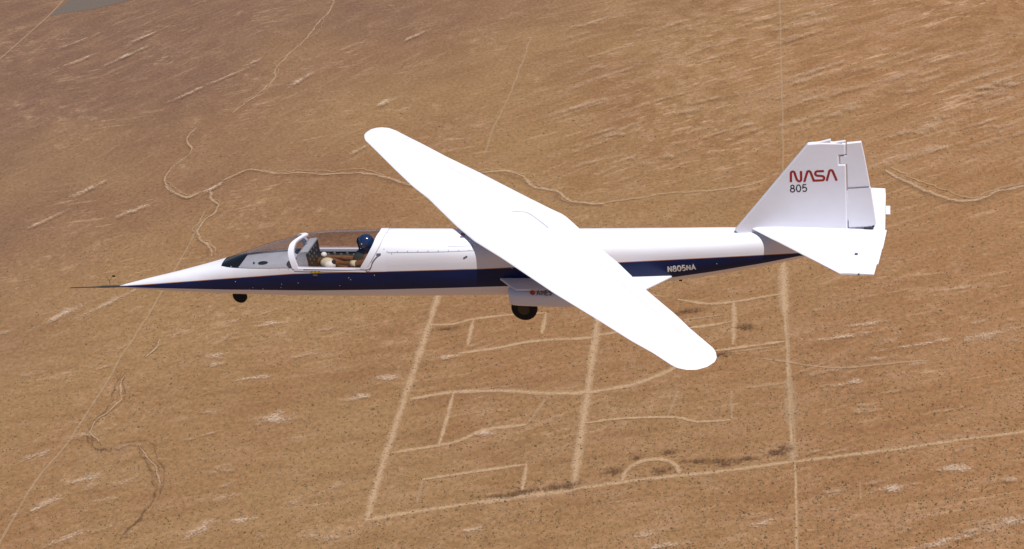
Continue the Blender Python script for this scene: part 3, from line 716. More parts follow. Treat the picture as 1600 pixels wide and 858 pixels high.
# registration on the stripe
mb = MB(); p0 = (1044, 425.0); p1 = (1087, 421.0); tot = sum(g[0]+.2 for g in (GN, G8, G0, G5, GN, GA))-.2; hpx = 8.4
def mp_reg(a, b_):
    f = a/tot; return onbody(p0[0]+(p1[0]-p0[0])*f-b_*hpx*.10, p0[1]+(p1[1]-p0[1])*f-b_*hpx*(1-.12*f), .006)
strokes((GN, G8, G0, G5, GN, GA), None, None, None, 1, .0102, bodynormal, mb, mp_reg)
mb.build('registration_lettering', M['letterwhite'], fo)
# belly antenna, roof latch
mb = MB(); P = at_y(1064, 437, 0); mb.box((P[0]-.03, -.006, P[2]-.025), (P[0]+.015, .006, P[2]+.05)); mb.build('blade_antenna', M['black'], fo)
P = onbody(723, 365.5, 0); mb = MB(); mb.box((P[0]-.03, P[1]-.012, P[2]-.03), (P[0]+.03, P[1]+.02, P[2]+.012)); mb.build('pivot_latch', M['hub'], fo)

# ---- nose boom
A = at_y(190, 447.3, 0); B = at_y(160, 448.0, 0); Cc = at_y(150, 448.6, 0); D = at_y(110, 449.6, 0)
mb = MB(); mb.tube([A+np.array([.1, 0, 0]), A, B, Cc, D], [.022, .020, .020, .011, .006], 10); bo = mb.build('pitot_boom', M['steel'], plane, True)
v0 = at_y(172, 447.5, 0); v1 = at_y(171, 438.5, 0); v2 = at_y(165, 433, 0); v3 = at_y(177, 431.5, 0)
mb = MB(); mb.tube([v0, v1, v1+(v2-v1)*.6, v2], .004, 6); mb.tube([v1, v3], .003, 6); mb.build('vane_arm', M['steel'], bo)
mb = MB(); mb.box(v3-np.array([.02, .004, .015]), v3+np.array([.035, .004, .015])); mb.build('wind_vane', M['hub'], bo)

# ---- wing
ZW = .79
LEp = [(569.6, 216.5), (571.5, 220), (591, 239), (616, 264), (644, 290.7), (669, 310.5), (714, 354.5), (741, 377), (783, 403), (810, 421), (865, 458), (934, 500), (986, 532.6), (1020, 551.5), (1049, 570.6)]
TEp = [(607.5, 200), (618.7, 204), (638, 214), (658, 224), (700, 246), (749, 269.5), (780, 285.5), (820, 306), (857.6, 324.8), (881, 335.7), (892, 345), (904, 356), (937, 387), (965, 410), (1008, 451.6), (1055, 491), (1079, 514), (1114.6, 544)]
TIPF = [(569.6, 216.5), (569, 211), (572, 207), (579.6, 202), (588, 199.6), (597, 199), (607.5, 200)]
TIPN = [(1049, 570.6), (1059, 575.3), (1073, 578), (1089, 577.7), (1105, 573), (1116.6, 565.6), (1120, 558.7), (1118.6, 550.8), (1114.6, 544)]
w2 = lambda p: at_z(p[0], p[1], ZW)[:2]
tf = (w2((578, 203))); tn = w2((1108, 572)); axw = tf-tn; SPAN = np.linalg.norm(axw); axw = axw/SPAN; nw = np.array([axw[1], -axw[0]]); midw = (tf+tn)/2
def sn(p): q = w2(p)-midw; return q@axw, q@nw
outline = [sn(p) for p in LEp]+[sn(p) for p in TIPN[1:]]+[sn(p) for p in TEp[::-1][1:]]+[sn(p) for p in TIPF[::-1][1:-1]]
oS = np.array([o_[0] for o_ in outline]); smax = max(oS)-.0008; smin = min(oS)+.0008
def chord_at(s):
    hits = []
    for i in range(len(outline)):
        a, b_ = outline[i], outline[(i+1) % len(outline)]
        if (a[0]-s)*(b_[0]-s) <= 0 and a[0] != b_[0]: hits.append(a[1]+(b_[1]-a[1])*(s-a[0])/(b_[0]-a[0]))
    return min(hits), max(hits)
uu = np.linspace(-1, 1, 141); ss = [(smax+smin)/2+(smax-smin)/2*math.sin(math.pi/2*(abs(u)**1.0))*math.copysign(1, u) for u in uu]
xc = np.concatenate([[0, .004, .012, .03, .06, .1, .16], np.linspace(.24, 1, 12)])
def af(t_):  # NACA thickness
    return 5*(.2969*np.sqrt(t_)-.126*t_-.3516*t_**2+.2843*t_**3-.1036*t_**4)
wing = MB(); V = []; nx = len(xc)
for s in ss:
    a, b_ = chord_at(s); c = b_-a; th = .115*c*(1-.25*abs(s)/(SPAN/2))
    for q in xc: p = midw+axw*s+nw*(a+c*q); V.append((p[0], p[1], ZW+af(q)*th*.62))
    for q in xc[::-1][1:-1]: p = midw+axw*s+nw*(a+c*q); V.append((p[0], p[1], ZW-af(q)*th*.38))
m_ = 2*nx-2; Fc = []
for i in range(len(ss)-1):
    for k in range(m_): Fc.append((i*m_+k, i*m_+(k+1) % m_, (i+1)*m_+(k+1) % m_, (i+1)*m_+k))
Fc += [tuple(range(m_))[::-1], tuple((len(ss)-1)*m_+k for k in range(m_))]
wing.add(V, Fc); wo = wing.build('wing', M['white'], plane, True); shade_auto(wo, 50)
def wtop(s, q):
    a, b_ = chord_at(s); c = b_-a; p = midw+axw*s+nw*(a+c*q); return np.array([p[0], p[1], ZW+af(q)*.115*c*(1-.25*abs(s)/(SPAN/2))*.62+.003])
# aileron and flap gaps along the trailing edge, root panel
Z3 = np.array([0, 0, 1.])
for (s0, s1, q) in ((1.6, 4.1, .78), (-4.1, -1.6, .78)):
    mb = MB(); ribbon([wtop(s0, .98), wtop(s0, .9), wtop(s0, q)]+[wtop(s0+(s1-s0)*k/12, q) for k in range(1, 12)]+[wtop(s1, q), wtop(s1, .9), wtop(s1, .98)], .0025, Z3, mb)
    mb.build('aileron_gap', M['faintline'], wo)
mb = MB(); rp = [at_z(x, y, ZW+.085) for x, y in spline([np.array(p, float) for p in [(800, 326), (822, 327), (838, 337), (856, 351)]], 5)]
def wing_z(p):
    q = p[:2]-midw; s = q@axw; n_ = q@nw; a, b_ = chord_at(s); t_ = min(max((n_-a)/(b_-a), 0.), 1.); return ZW+af(t_)*.115*(b_-a)*(1-.25*abs(s)/(SPAN/2))*.62+.003
ribbon([np.array([p[0], p[1], wing_z(p)]) for p in rp], .008, Z3, mb); mb.build('root_panel_gap', M['softline'], wo)
# pivot fairing between fuselage and wing
mb = MB(); V = []; n = 40; cx_ = .35; 
ztop = lambda x: sec(x, 0)[2]
for lv, (zz, f_) in enumerate(((-.06, 1.), (.03, .97), (ZW-.72, .9))):
    for k in range(n):
        q = 2*math.pi*k/n; x = cx_+.72*f_*math.copysign(abs(math.cos(q))**.8, math.cos(q)); y = .27*f_*math.copysign(abs(math.sin(q))**.8, math.sin(q))
        V.append((x, y, (ztop(x)+zz) if lv < 2 else ZW))
Fc = [(l*n+k, l*n+(k+1) % n, (l+1)*n+(k+1) % n, (l+1)*n+k) for l in range(2) for k in range(n)]
mb.add(V, Fc); pf = mb.build('pivot_fairing', M['white'], plane, True)

# ---- tail plane
ZS = at_y(1250, 357, 0)[2]
def prism(mb, poly, z0, z1, mi=0):
    n = len(poly); V = [(p[0], p[1], z0) for p in poly]+[(p[0], p[1], z1) for p in poly]
    ar = sum(poly[i][0]*poly[(i+1) % n][1]-poly[(i+1) % n][0]*poly[i][1] for i in range(n))
    Fc = [tuple(range(n))[::-1], tuple(n+i for i in range(n))]+[(i, (i+1) % n, n+(i+1) % n, n+i) for i in range(n)]
    if ar < 0: Fc = [f[::-1] for f in Fc]
    mb.add(V, Fc, mi)
def slab(poly, t_le, t_te, xle, name, mat, parent, z=ZS, bev=.004):
    """lifting surface: thickness tapers from t_le to t_te with x"""
    x0 = min(p[0] for p in poly); x1 = max(p[0] for p in poly)
    mb = MB(); prism(mb, poly, 0, 1)
    V = []
    for (x, y, q) in mb.V:
        f = (x-x0)/(x1-x0); h = (t_le+(t_te-t_le)*f)/2; V.append((x, y, z+(h if q > .5 else -h)))
    mb.V = V; o = mb.build(name, mat, parent)
    md = o.modifiers.new('bevel', 'BEVEL'); md.width = bev; md.segments = 2; md.limit_method = 'ANGLE'; return o
z2 = lambda p: at_z(p[0], p[1], ZS)[:2]
le_root = z2((1166, 356.5)); tipL = z2((1312, 428)); tipT = z2((1366, 428.5)); 
hyn = z2((1345, 428))      # hinge at the near tip
rootT = z2((1386, 350)); tn2 = [z2(p) for p in [(1367, 426), (1370, 413), (1372.3, 413), (1378.5, 388.5), (1379.5, 388.5), (1386, 357), (1386, 345)]]
yl = abs(tipL[1]); slope = (tipL[0]-z2((1197, 369))[0])/(abs(tipL[1])-abs(z2((1197, 369))[1]))
apex = tipL[0]-slope*yl
hx0 = rootT[0]-.42; hxt = tipT[0]-.20
stab_poly = [(apex, 0), (tipL[0], -yl), (hxt, -yl), (hx0, 0), (hxt, yl), (tipL[0], yl)]
st_o = MB(); x0 = apex; V = []
def stz(x, y):      # thickness across the chord
    le = apex+slope*abs(y); te = rootT[0]+(tipT[0]-rootT[0])*abs(y)/yl; t_ = min(max((x-le)/(te-le), 0.), 1.); return af(t_)*.08*(te-le)*.5+.004
nY, nX = 24, 14
for k in range(nY+1):
    y = -yl+2*yl*k/nY; le = apex+slope*abs(y); hg = hx0+(hxt-hx0)*abs(y)/yl
    for j in range(nX+1):
        f = (j/nX)**1.6; x = le+(hg-le)*f; V.append((x, y, ZS+(stz(x, y) if j else 0)))
    for j in range(nX, -1, -1):
        f = (j/nX)**1.6; x = le+(hg-le)*f; V.append((x, y, ZS-(stz(x, y) if j else .001)))
mm = 2*nX+2; Fc = []
for k in range(nY):
    for j in range(mm): Fc.append((k*mm+j, (k+1)*mm+j, (k+1)*mm+(j+1) % mm, k*mm+(j+1) % mm))
Fc += [tuple(range(mm)), tuple(nY*mm+j for j in range(mm))[::-1]]
st_o.add(V, [f[::-1] for f in Fc]); so_ = st_o.build('tailplane', M['white'], plane); shade_auto(so_, 40)
near_te = [(float(p[0]), float(p[1])) for p in tn2]
for side in (-1, 1):
    P_ = []
    if side == -1:
        te = [(tipT[0]-.002, -yl)]+[(p[0], p[1]) for p in near_te[1:-1]]+[(near_te[-1][0], .0+.27*0)]
        te = [q for q in te if q[1] < -.01]; te.append((near_te[-2][0]+.0, -.003))
        poly = [(hx0+.001, -.003)]+[(hxt+.001, -yl)]+te
    else:
        fe = [z2(p) for p in [(1386, 335), (1385.5, 318), (1384, 305), (1383, 297)]]
        poly = [(hx0+.001, .003), (hxt+.001, yl)]+[(float(fe[3][0]), yl), (float(fe[2][0]), float(fe[2][1]))]+[(float(fe[0][0])+.0, .003)]
    slab(poly, .045, .008, 0, 'elevator', M['white'], so_)
tb = [z2(p) for p in [(1384, 335), (1391, 335), (1391, 322), (1384, 322)]]
slab([(float(p[0]), float(p[1])) for p in tb], .014, .010, 0, 'trim_tab', M['white'], so_)
dm = MB()
for px, py in ((1338, 400),): 
    c = z2((px, py)); dm.box((c[0]-.02, c[1]-.008, ZS+stz(c[0], c[1])), (c[0]+.02, c[1]+.008, ZS+stz(c[0], c[1])+.03))
dm.build('hinge_bracket', M['line'], so_)
c = z2((1342, 427)); dm = MB(); dm.box((c[0]-.01, -yl-.006, ZS-.012), (c[0]+.01, -yl+.01, ZS+.012)); dm.build('tip_bolt', M['line'], so_)

# ---- fin and rudder (flat surfaces lying in the centre plane)
def finslab(pix, th, name, mat, parent, taper=True, bev=.006):
    P = [at_y(x, y, 0) for x, y in pix]; n = len(P); x0 = min(p[0] for p in P); x1 = max(p[0] for p in P)
    V = []
    for s in (-1, 1):
        for p in P: V.append((p[0], s*th/2, p[2]))
    ar = sum(P[i][0]*P[(i+1) % n][2]-P[(i+1) % n][0]*P[i][2] for i in range(n))
    Fc = [tuple(range(n)), tuple(n+i for i in range(n))[::-1]]+[(i, n+i, n+(i+1) % n, (i+1) % n) for i in range(n)]
    if ar < 0: Fc = [f[::-1] for f in Fc]
    o = link_mesh(name, V, Fc, mat, parent); md = o.modifiers.new('bevel', 'BEVEL'); md.width = bev; md.segments = 3; md.limit_method = 'ANGLE'; return o
FT_ = .075
fin = finslab([(1158, 368), (1148, 358.5), (1262, 223.2), (1284, 221.8), (1321.3, 222.5), (1321.6, 241), (1311, 241.6), (1311.6, 255.5), (1322, 255.2), (1324.6, 356), (1325, 362)], FT_, 'vertical_fin', M['fin_white'], plane, bev=.022)
finslab([(1270, 223.5), (1284, 221), (1297.5, 217.5), (1298.5, 223.5)], .05, 'fin_tip_fairing', M['fin_white'], fin, bev=.004)
rud = finslab([(1323, 223.4), (1345.5, 221), (1351, 245), (1359.5, 290.4), (1324.6, 292.6), (1323.6, 255.8), (1313, 256), (1312.6, 242.6), (1323, 242)], FT_-.02, 'rudder', M['fin_white'], fin, bev=.006)
finslab([(1324.8, 293.8), (1360, 291.8), (1369, 349.5), (1361, 352.5), (1326.4, 354.5)], FT_-.022, 'rudder_tab', M['fin_white'], fin, bev=.006)
finslab([(1304, 221.8), (1321, 219.6), (1321, 222.3), (1304, 223.6)], .04, 'fin_cap', M['fin_white'], fin, bev=.003)
mb = MB()
for a, b_, w_ in (((1324, 293.1), (1359, 291), .009), ((1322.8, 256), (1325.4, 354), .004), ((1311.3, 242), (1312, 255.4), .009), ((1322, 224), (1322.3, 241), .006), ((1304, 224.6), (1316, 223.6), .008), ((1326, 355.6), (1362, 353.5), .006)):
    P, Q = at_y(a[0], a[1], -FT_/2+.012), at_y(b_[0], b_[1], -FT_/2+.012)
    P[1] = Q[1] = -.030; mb = MB(); ribbon([P, Q], w_*.7, np.array([0, -1., 0]), mb); mb.build('rudder_gap', M['softline'], fin)
mb = MB(); c = at_y(1361, 353.5, 0); mb.add([(c[0]-.10, -.03, c[2]-.02), (c[0]-.02, -.03, c[2]+.015), (c[0]+.05, -.03, c[2]+.005), (c[0]+.02, -.03, c[2]-.02), (c[0]-.10, .03, c[2]-.02), (c[0]-.02, .03, c[2]+.015), (c[0]+.05, .03, c[2]+.005), (c[0]+.02, .03, c[2]-.02)], [(0, 3, 2, 1), (4, 5, 6, 7), (0, 1, 5, 4), (1, 2, 6, 5), (2, 3, 7, 6), (3, 0, 4, 7)]); mb.build('rudder_horn', M['ink'], fin)
# red agency wordmark, black number: flat paint standing 2 mm proud of the fin
yf = -FT_/2-.002
def finpx(pts): return [at_y(1220+x/14.3, 250+y/14.3, yf) for x, y in pts]
NY_ = np.array([0, -1., 0]); mb = MB()
def arcp(cx, cy, r_, a0, a1, n=7): return [(cx+r_*math.cos(R(a0+(a1-a0)*k/n)), cy+r_*math.sin(R(a0+(a1-a0)*k/n))) for k in range(n+1)]
letters = [
    [(228, 494), (226, 310)]+arcp(268, 300, 42, 180, 335, 8)+[(352, 425)]+arcp(412, 432, 44, 155, 0, 8)[1:]+[(452, 248)],
    [(526, 490), (584, 295)]+arcp(628, 292, 42, 190, 335, 7)+[(738, 462), (905, 456)]+arcp(922, 408, 48, 80, -80, 8)+[(820, 352)]+arcp(818, 302, 48, 100, 262, 8)+[(965, 247)],
    [(1026, 468), (1080, 275)]+arcp(1122, 270, 42, 190, 335, 7)+[(1250, 462)]]
for k, l in enumerate(letters):
    ribbon(finpx(l), .0165, NY_, mb)
mb.build('red_lettering', M['red'], fin)
mb = MB(); o_ = at_y(1235, 300.2, yf); ex = at_y(1261, 299, yf)-o_; ux = ex/np.linalg.norm(ex); uyv = at_y(1234.6, 289.6, yf)-o_; hh = np.linalg.norm(uyv); uyv = uyv/hh
tot8 = 2.2
strokes((G8, G0, G5), o_, ux*(np.linalg.norm(ex)/hh/tot8), uyv, hh, .0085, NY_, mb); mb.build('number_lettering', M['ink'], fin)

# ---- landing gear pods under stub fairings
ZP = .13
def podpix(p): return at_z(p[0], p[1], ZP)[:2]
f0, f1 = podpix((778, 438)), podpix((797, 448.5))
tipP = onbody(1050, 430.5, .0); a0_ = tipP[:2]; print('stub tip', tipP)
zst = lambda x: ZP+(tipP[2]-.02-ZP)*min(max((x-f0[0])/(tipP[0]-f0[0]), 0), 1)
a1_ = at_z(1008, 450.8, zst(tipP[0]-.32)+.02)[:2]
for side in (-1, 1):
    m = lambda x, y: (x, -y if side == 1 else y)
    pod = bpy.data.objects.new('landing_gear', None); pod.location = (f1[0]+.25, side*.5, ZP); col.objects.link(pod); pod.parent = plane
    def loc(V): return [(v[0]-pod.location[0], v[1]-pod.location[1], v[2]-pod.location[2]) for v in V]
    mb = MB(); yo = f1[1]-.10; 
    out_ = [(f0[0], f0[1]+.06), (f1[0], f1[1]), (f1[0]+.12, yo), (a1_[0]-.35, yo-.02), (a1_[0]-.12, a1_[1]-.10), (a1_[0], a1_[1]), (a0_[0], a0_[1]), (a0_[0]-.1, -.02), (f0[0]+.1, -.02)]
    prism(mb, [m(*p) for p in out_], -.02, .02); mb.V = loc([(v[0], v[1], zst(v[0])+v[2]) for v in mb.V])
    o = mb.build('stub_fairing', M['white'], pod); md = o.modifiers.new('b', 'BEVEL'); md.width = .012; md.segments = 3
    # deep pod body: rounded nose, tapering tail
    V = []; Fc = []; n = 18; xs_ = [(0, .55), (.025, .80), (.07, .92), (.16, .98), (.4, 1), (.9, 1), (1.2, .9), (1.5, .62), (1.75, .25)]
    X0 = f1[0]-.02; yc = (yo-.33)/2-.02; hw = abs(yo+.33)/2+.05; zt = ZP-.01; zb = at_y(840, 478.5, yo)[2]
    for dx, f_ in xs_:
        for k in range(n):
            q = 2*math.pi*k/n; sy = math.copysign(abs(math.sin(q))**.45, math.sin(q)); sz = math.copysign(abs(math.cos(q))**.45, math.cos(q))
            fz = f_ if dx > .5 else (.97+.03*f_)
            yy = yc+hw*f_*sy; zz = zt-(zt-zb)*fz*(.5-.5*sz); V.append((X0+dx, yy if side == -1 else -yy, zz))
    for i in range(len(xs_)-1):
        for k in range(n): Fc.append((i*n+k, (i+1)*n+k, (i+1)*n+(k+1) % n, i*n+(k+1) % n))
    Fc += [tuple(range(n)), tuple((len(xs_)-1)*n+k for k in range(n))[::-1]]
    if side == -1: Fc = [f[::-1] for f in Fc]
    po = link_mesh('gear_pod', loc(V), Fc, M['white'], pod); shade_auto(po, 50)
    yw = yc+.03; wc = at_y(819.5, 481, yw); wc = np.array([wc[0], side*abs(yw), wc[2]]); lc = loc([wc])[0]; rw = .205
    mb = MB(); mb.lathe_y(lc, [(rw*.55, -.055), (rw*.8, -.062), (rw*.95, -.05), (rw, -.025), (rw, .025), (rw*.95, .05), (rw*.8, .062), (rw*.55, .055)]); wh = mb.build('main_wheel', M['rubber'], pod, True); shade_auto(wh, 50)
    mb = MB(); mb.lathe_y(lc, [(rw*.18, -.066), (rw*.35, -.060), (rw*.56, -.050), (rw*.56, .050), (rw*.35, .060), (rw*.18, .066)]); mb.build('hub', M['hub'], wh)
    mb = MB(); mb.box((lc[0]-.02, lc[1]+.070 if side == -1 else lc[1]-.088, lc[2]-.02), (lc[0]+.02, lc[1]+.088 if side == -1 else lc[1]-.070, lc[2]+.35)); mb.build('gear_leg', M['steel'], pod)
    if side == -1:
        ypod = yc-hw-.003
        def mp_am(px, py): q = at_y(px, py, ypod); return loc([q])[0]
        mb = MB(); c = np.array(mp_am(832, 457.3)); mb.add([c+.044*np.array([math.cos(q), 0, math.sin(q)]) for q in -np.arange(20)*math.pi/10], [tuple(range(20))[::-1]])
        mb.build('round_badge', M['orange'], po)
        mb = MB(); c2 = c-np.array([0, .003, 0])
        ribbon([c2+.030*np.array([math.cos(q), 0, math.sin(q)]) for q in np.linspace(.4, 5.6, 16)], .003, NY_, mb)
        ribbon([c2+np.array([-.018, 0, -.018]), c2+np.array([0, 0, .02]), c2+np.array([.018, 0, -.018])], .004, NY_, mb); mb.build('badge_print', M['ink'], po)
        mb = MB(); org = np.array(mp_am(839, 461.2)); e1 = np.array(mp_am(866, 461.2))-org; e2 = np.array(mp_am(838.6, 453.6))-org; hq = np.linalg.norm(e2)
        tt = sum(g[0]+.2 for g in (GA, GM, GE, GS, GD))-.2
        strokes((GA, GM, GE, GS, GD), org, e1/hq/tt, e2/hq, hq, .008, NY_, mb); mb.build('pod_lettering', M['ink'], po)
# ---- nose wheel
P = at_y(375, 462.5, 0); ng = bpy.data.objects.new('nose_gear', None); ng.location = P; col.objects.link(ng); ng.parent = plane
mb = MB(); rn = .125; mb.lathe_y((0, 0, 0), [(rn*.5, -.035), (rn*.85, -.04), (rn, -.018), (rn, .018), (rn*.85, .04), (rn*.5, .035)], 30); wh = mb.build('nose_wheel', M['rubber'], ng, True); shade_auto(wh, 50)
mb = MB(); mb.lathe_y((0, 0, 0), [(rn*.2, -.043), (rn*.5, -.036), (rn*.5, .036), (rn*.2, .043)], 20); mb.build('hub', M['rubber'], wh)
mb = MB(); mb.tube([(0, .05, 0), (0, .05, .2)], .012, 8); mb.build('nose_strut', M['steel'], ng)

# ---- cockpit
def zat(px, py, y): return at_y(px, py, y)
xA = X350+.02; xB = X610-.02
mb = MB(); n = 30; V = []; Fc = []
for k in range(n+1):
    x = xA+(xB-xA)*k/n; zs_ = zsill(x); wi = abs(sec(x, th_sill(x))[1])-.035; zf = max(sec(x, math.pi)[2]+.16, zs_-.46); wi = min(wi, abs(sec(x, 1.3)[1]))
    for (y, z) in ((-wi, zs_-.012), (-wi, zs_-.10), (-wi*.62, zf), (wi*.62, zf), (wi, zs_-.10), (wi, zs_-.012)): V.append((x, y, z))
for k in range(n):
    for j in range(5): Fc.append((6*k+j, 6*k+j+1, 6*k+7+j, 6*k+6+j))
Fc += [(0, 5, 4, 3, 2, 1), tuple(6*n+j for j in range(6))]
tub = link_mesh('cockpit_tub', V, Fc, M['black'], plane)
# grey deck ahead of the instruments
x0, x1 = xp(378), xbow(1)+.10; V = []; n = 16
for k in range(n+1):
    x = x0+(x1-x0)*k/n; zs_ = zsill(x)-.02; wi = abs(sec(x, th_sill(x))[1])-.012
    dn = .10*(1-k/n)**3*0
    V += [(x, -wi, zs_-dn), (x, -wi*.4, zs_-.006-dn), (x, wi*.4, zs_-.006-dn), (x, wi, zs_-dn)]
Fc = [(4*k+j, 4*k+j+1, 4*k+5+j, 4*k+4+j) for k in range(n) for j in range(3)]
V += [(x0, -.24, zsill(x0)-.12), (x0, .24, zsill(x0)-.12)]; Fc.append((0, 1, 2, 3, len(V)-1, len(V)-2))
deck = link_mesh('forward_deck', V, [f[::-1] for f in Fc], M['grey'], plane)
c = at_z(411, 411, zsill(xp(411))-.018); mb = MB(); mb.add([(c[0]+.085*math.cos(q), c[1]+.055*math.sin(q), c[2]+.004) for q in np.arange(20)*math.pi/10], [tuple(range(20))]); mb.build('deck_port', M['black'], deck)
c = at_z(397, 412, zsill(xp(397))-.018); mb = MB(); mb.box((c[0]-.012, c[1]-.012, c[2]), (c[0]+.012, c[1]+.012, c[2]+.03)); mb.build('deck_screw', M['line'], deck)
# seam in the deck, slightly lighter plate
# instrument hood and panel
xh0 = at_y(466, 415, -.27)[0]; xh1 = at_y(478, 396, -.27)[0]-.01; zt0 = at_y(478, 396.5, -.26)[2]
mb = MB(); hw = .265
prof = [(xh0-.02, zsill(xh0)-.02), (xh0+.0, zt0-.05), (xh0+.06, zt0), (xh1+.02, zt0+.015), (xh1+.02, zt0-.012), (xh1-.01, zt0-.02), (xh1-.01, zsill(xh0)-.30), (xh0-.02, zsill(xh0)-.30)]
V = [(x, -hw*(.86 if z > zt0-.03 else 1), z) for x, z in prof]+[(x, hw*(.86 if z > zt0-.03 else 1), z) for x, z in prof]; k = len(prof)
mb.add(V, [tuple(range(k))[::-1], tuple(k+i for i in range(k))]+[(i, (i+1) % k, k+(i+1) % k, k+i) for i in range(k)])
hood = mb.build('instrument_hood', M['grey'], plane)
mb = MB(); xp_ = xh1-.008; mb.box((xp_, -hw*.9, zsill(xh0)-.30), (xp_+.02, hw*.9, zt0-.02)); pan = mb.build('instrument_panel', M['brownblack'], plane)
for (y, z, r_) in [(-.17, -.06, .032), (-.08, -.05, .036), (.02, -.05, .036), (.11, -.06, .03), (-.18, -.15, .03), (-.09, -.15, .032), (.01, -.15, .032), (.10, -.15, .028), (-.15, -.24, .026), (-.05, -.24, .026), (.06, -.24, .026)]:
    mb = MB(); mb.tube([(xp_+.018, y, zt0+z), (xp_+.028, y, zt0+z)], r_, 16); g = mb.build('gauge', M['steel'], pan)
    mb = MB(); mb.tube([(xp_+.0285, y, zt0+z), (xp_+.0295, y, zt0+z)], r_*.45, 10); mb.build('dial', M['dial'], g)
# side consoles with knobs
for side in (-1, 1):
    mb = MB(); xs0, xs1 = xh1+.06, xrear(1)-.05; mb.box((xs0, min(side*.30, side*.215), zsill(0)-.30), (xs1, max(side*.30, side*.215), zsill(0)-.10)); cs_ = mb.build('side_console', M['brownblack'], plane)
    for k in range(7):
        mb = MB(); x = xs0+.08+(xs1-xs0-.15)*k/6; mb.box((x-.015, side*.255-.012, zsill(0)-.10), (x+.015, side*.255+.012, zsill(0)-.075+.02*(k % 2)))
        mb.build('console_knob', M['dial'], cs_)
# seat: reclined pan and back with headrest
hd = at_y(571, 379, 0)                      # centre of the helmet
hip = np.array([at_y(545, 420, 0)[0]+.05, 0, zsill(0)-.30])
mb = MB(); xh = hd[0]
def slabxz(mb, p, q, t_, hw_):
    p, q = np.array(p), np.array(q); d = (q-p)/np.linalg.norm(q-p); nn = np.array([-d[1], d[0]])*t_/2
    pts = [p+nn, q+nn, q-nn, p-nn]; V = [(a[0], -hw_, a[1]) for a in pts]+[(a[0], hw_, a[1]) for a in pts]
    mb.add(V, [(0, 1, 2, 3), (7, 6, 5, 4), (0, 4, 5, 1), (1, 5, 6, 2), (2, 6, 7, 3), (3, 7, 4, 0)])
slabxz(mb, (hip[0]+.14, hip[2]-.05), (xh+.20, hd[2]-.13), .05, .20); o = mb.build('seat_back', M['harness'], plane)
mb = MB(); slabxz(mb, (hip[0]+.16, hip[2]-.11), (hip[0]-.34, hip[2]-.06), .05, .19); mb.build('seat_pan', M['harness'], plane)
mb = MB(); slabxz(mb, (xh+.19, hd[2]-.14), (xh+.225, hd[2]+.10), .05, .10); mb.build('headrest', M['harness'], plane)

# =================================================================== THE PILOT
def skin_body(name, joints, edges, root, mat, parent=None, sub=2):
    names = list(joints); V = [joints[k][0] for k in names]; E = [(names.index(a), names.index(b_)) for a, b_ in edges]
    me = bpy.data.meshes.new(name); me.from_pydata([tuple(map(float, v)) for v in V], E, []); me.materials.append(mat)
    o = bpy.data.objects.new(name, me); col.objects.link(o)
    o.modifiers.new('skin', 'SKIN').use_smooth_shade = True
    for i, k in enumerate(names):
        r_ = joints[k][1]; sv = me.skin_vertices[0].data[i]; sv.radius = r_ if hasattr(r_, '__len__') else (r_, r_); sv.use_root = (k == root)
    sb = o.modifiers.new('sub', 'SUBSURF'); sb.levels = sub; sb.render_levels = sub
    dg = bpy.context.evaluated_depsgraph_get(); dg.update(); ev = o.evaluated_get(dg); m2 = bpy.data.meshes.new_from_object(ev)
    m2.materials.clear(); m2.materials.append(mat); o.modifiers.clear(); o.data = m2
    m2.polygons.foreach_set('use_smooth', [True]*len(m2.polygons)); return o
sh = hd+np.array([.03, 0, -.24]); hp = hip
J = {'pelvis': (hp, (.13, .11)), 'waist': (hp*.6+sh*.4, (.125, .10)), 'chest': (hp*.25+sh*.75, (.15, .12)), 'neck0': (sh+np.array([-.01, 0, .06]), (.07, .07)), 'neck': (hd+np.array([.02, 0, -.13]), (.055, .055)),
     'head': (hd+np.array([-.005, 0, -.01]), (.088, .088)), 'crown': (hd+np.array([.01, 0, .055]), (.075, .075))}
E_ = [('pelvis', 'waist'), ('waist', 'chest'), ('chest', 'neck0'), ('neck0', 'neck'), ('neck', 'head'), ('head', 'crown')]
knn = at_y(510, 410, -.15); kff = at_y(508, 398, .12)
elb = {-1: at_y(557, 412, -.22), 1: at_y(552, 404, .20)}
wri = {-1: at_y(531, 411, -.17), 1: at_y(522, 401, .14)}
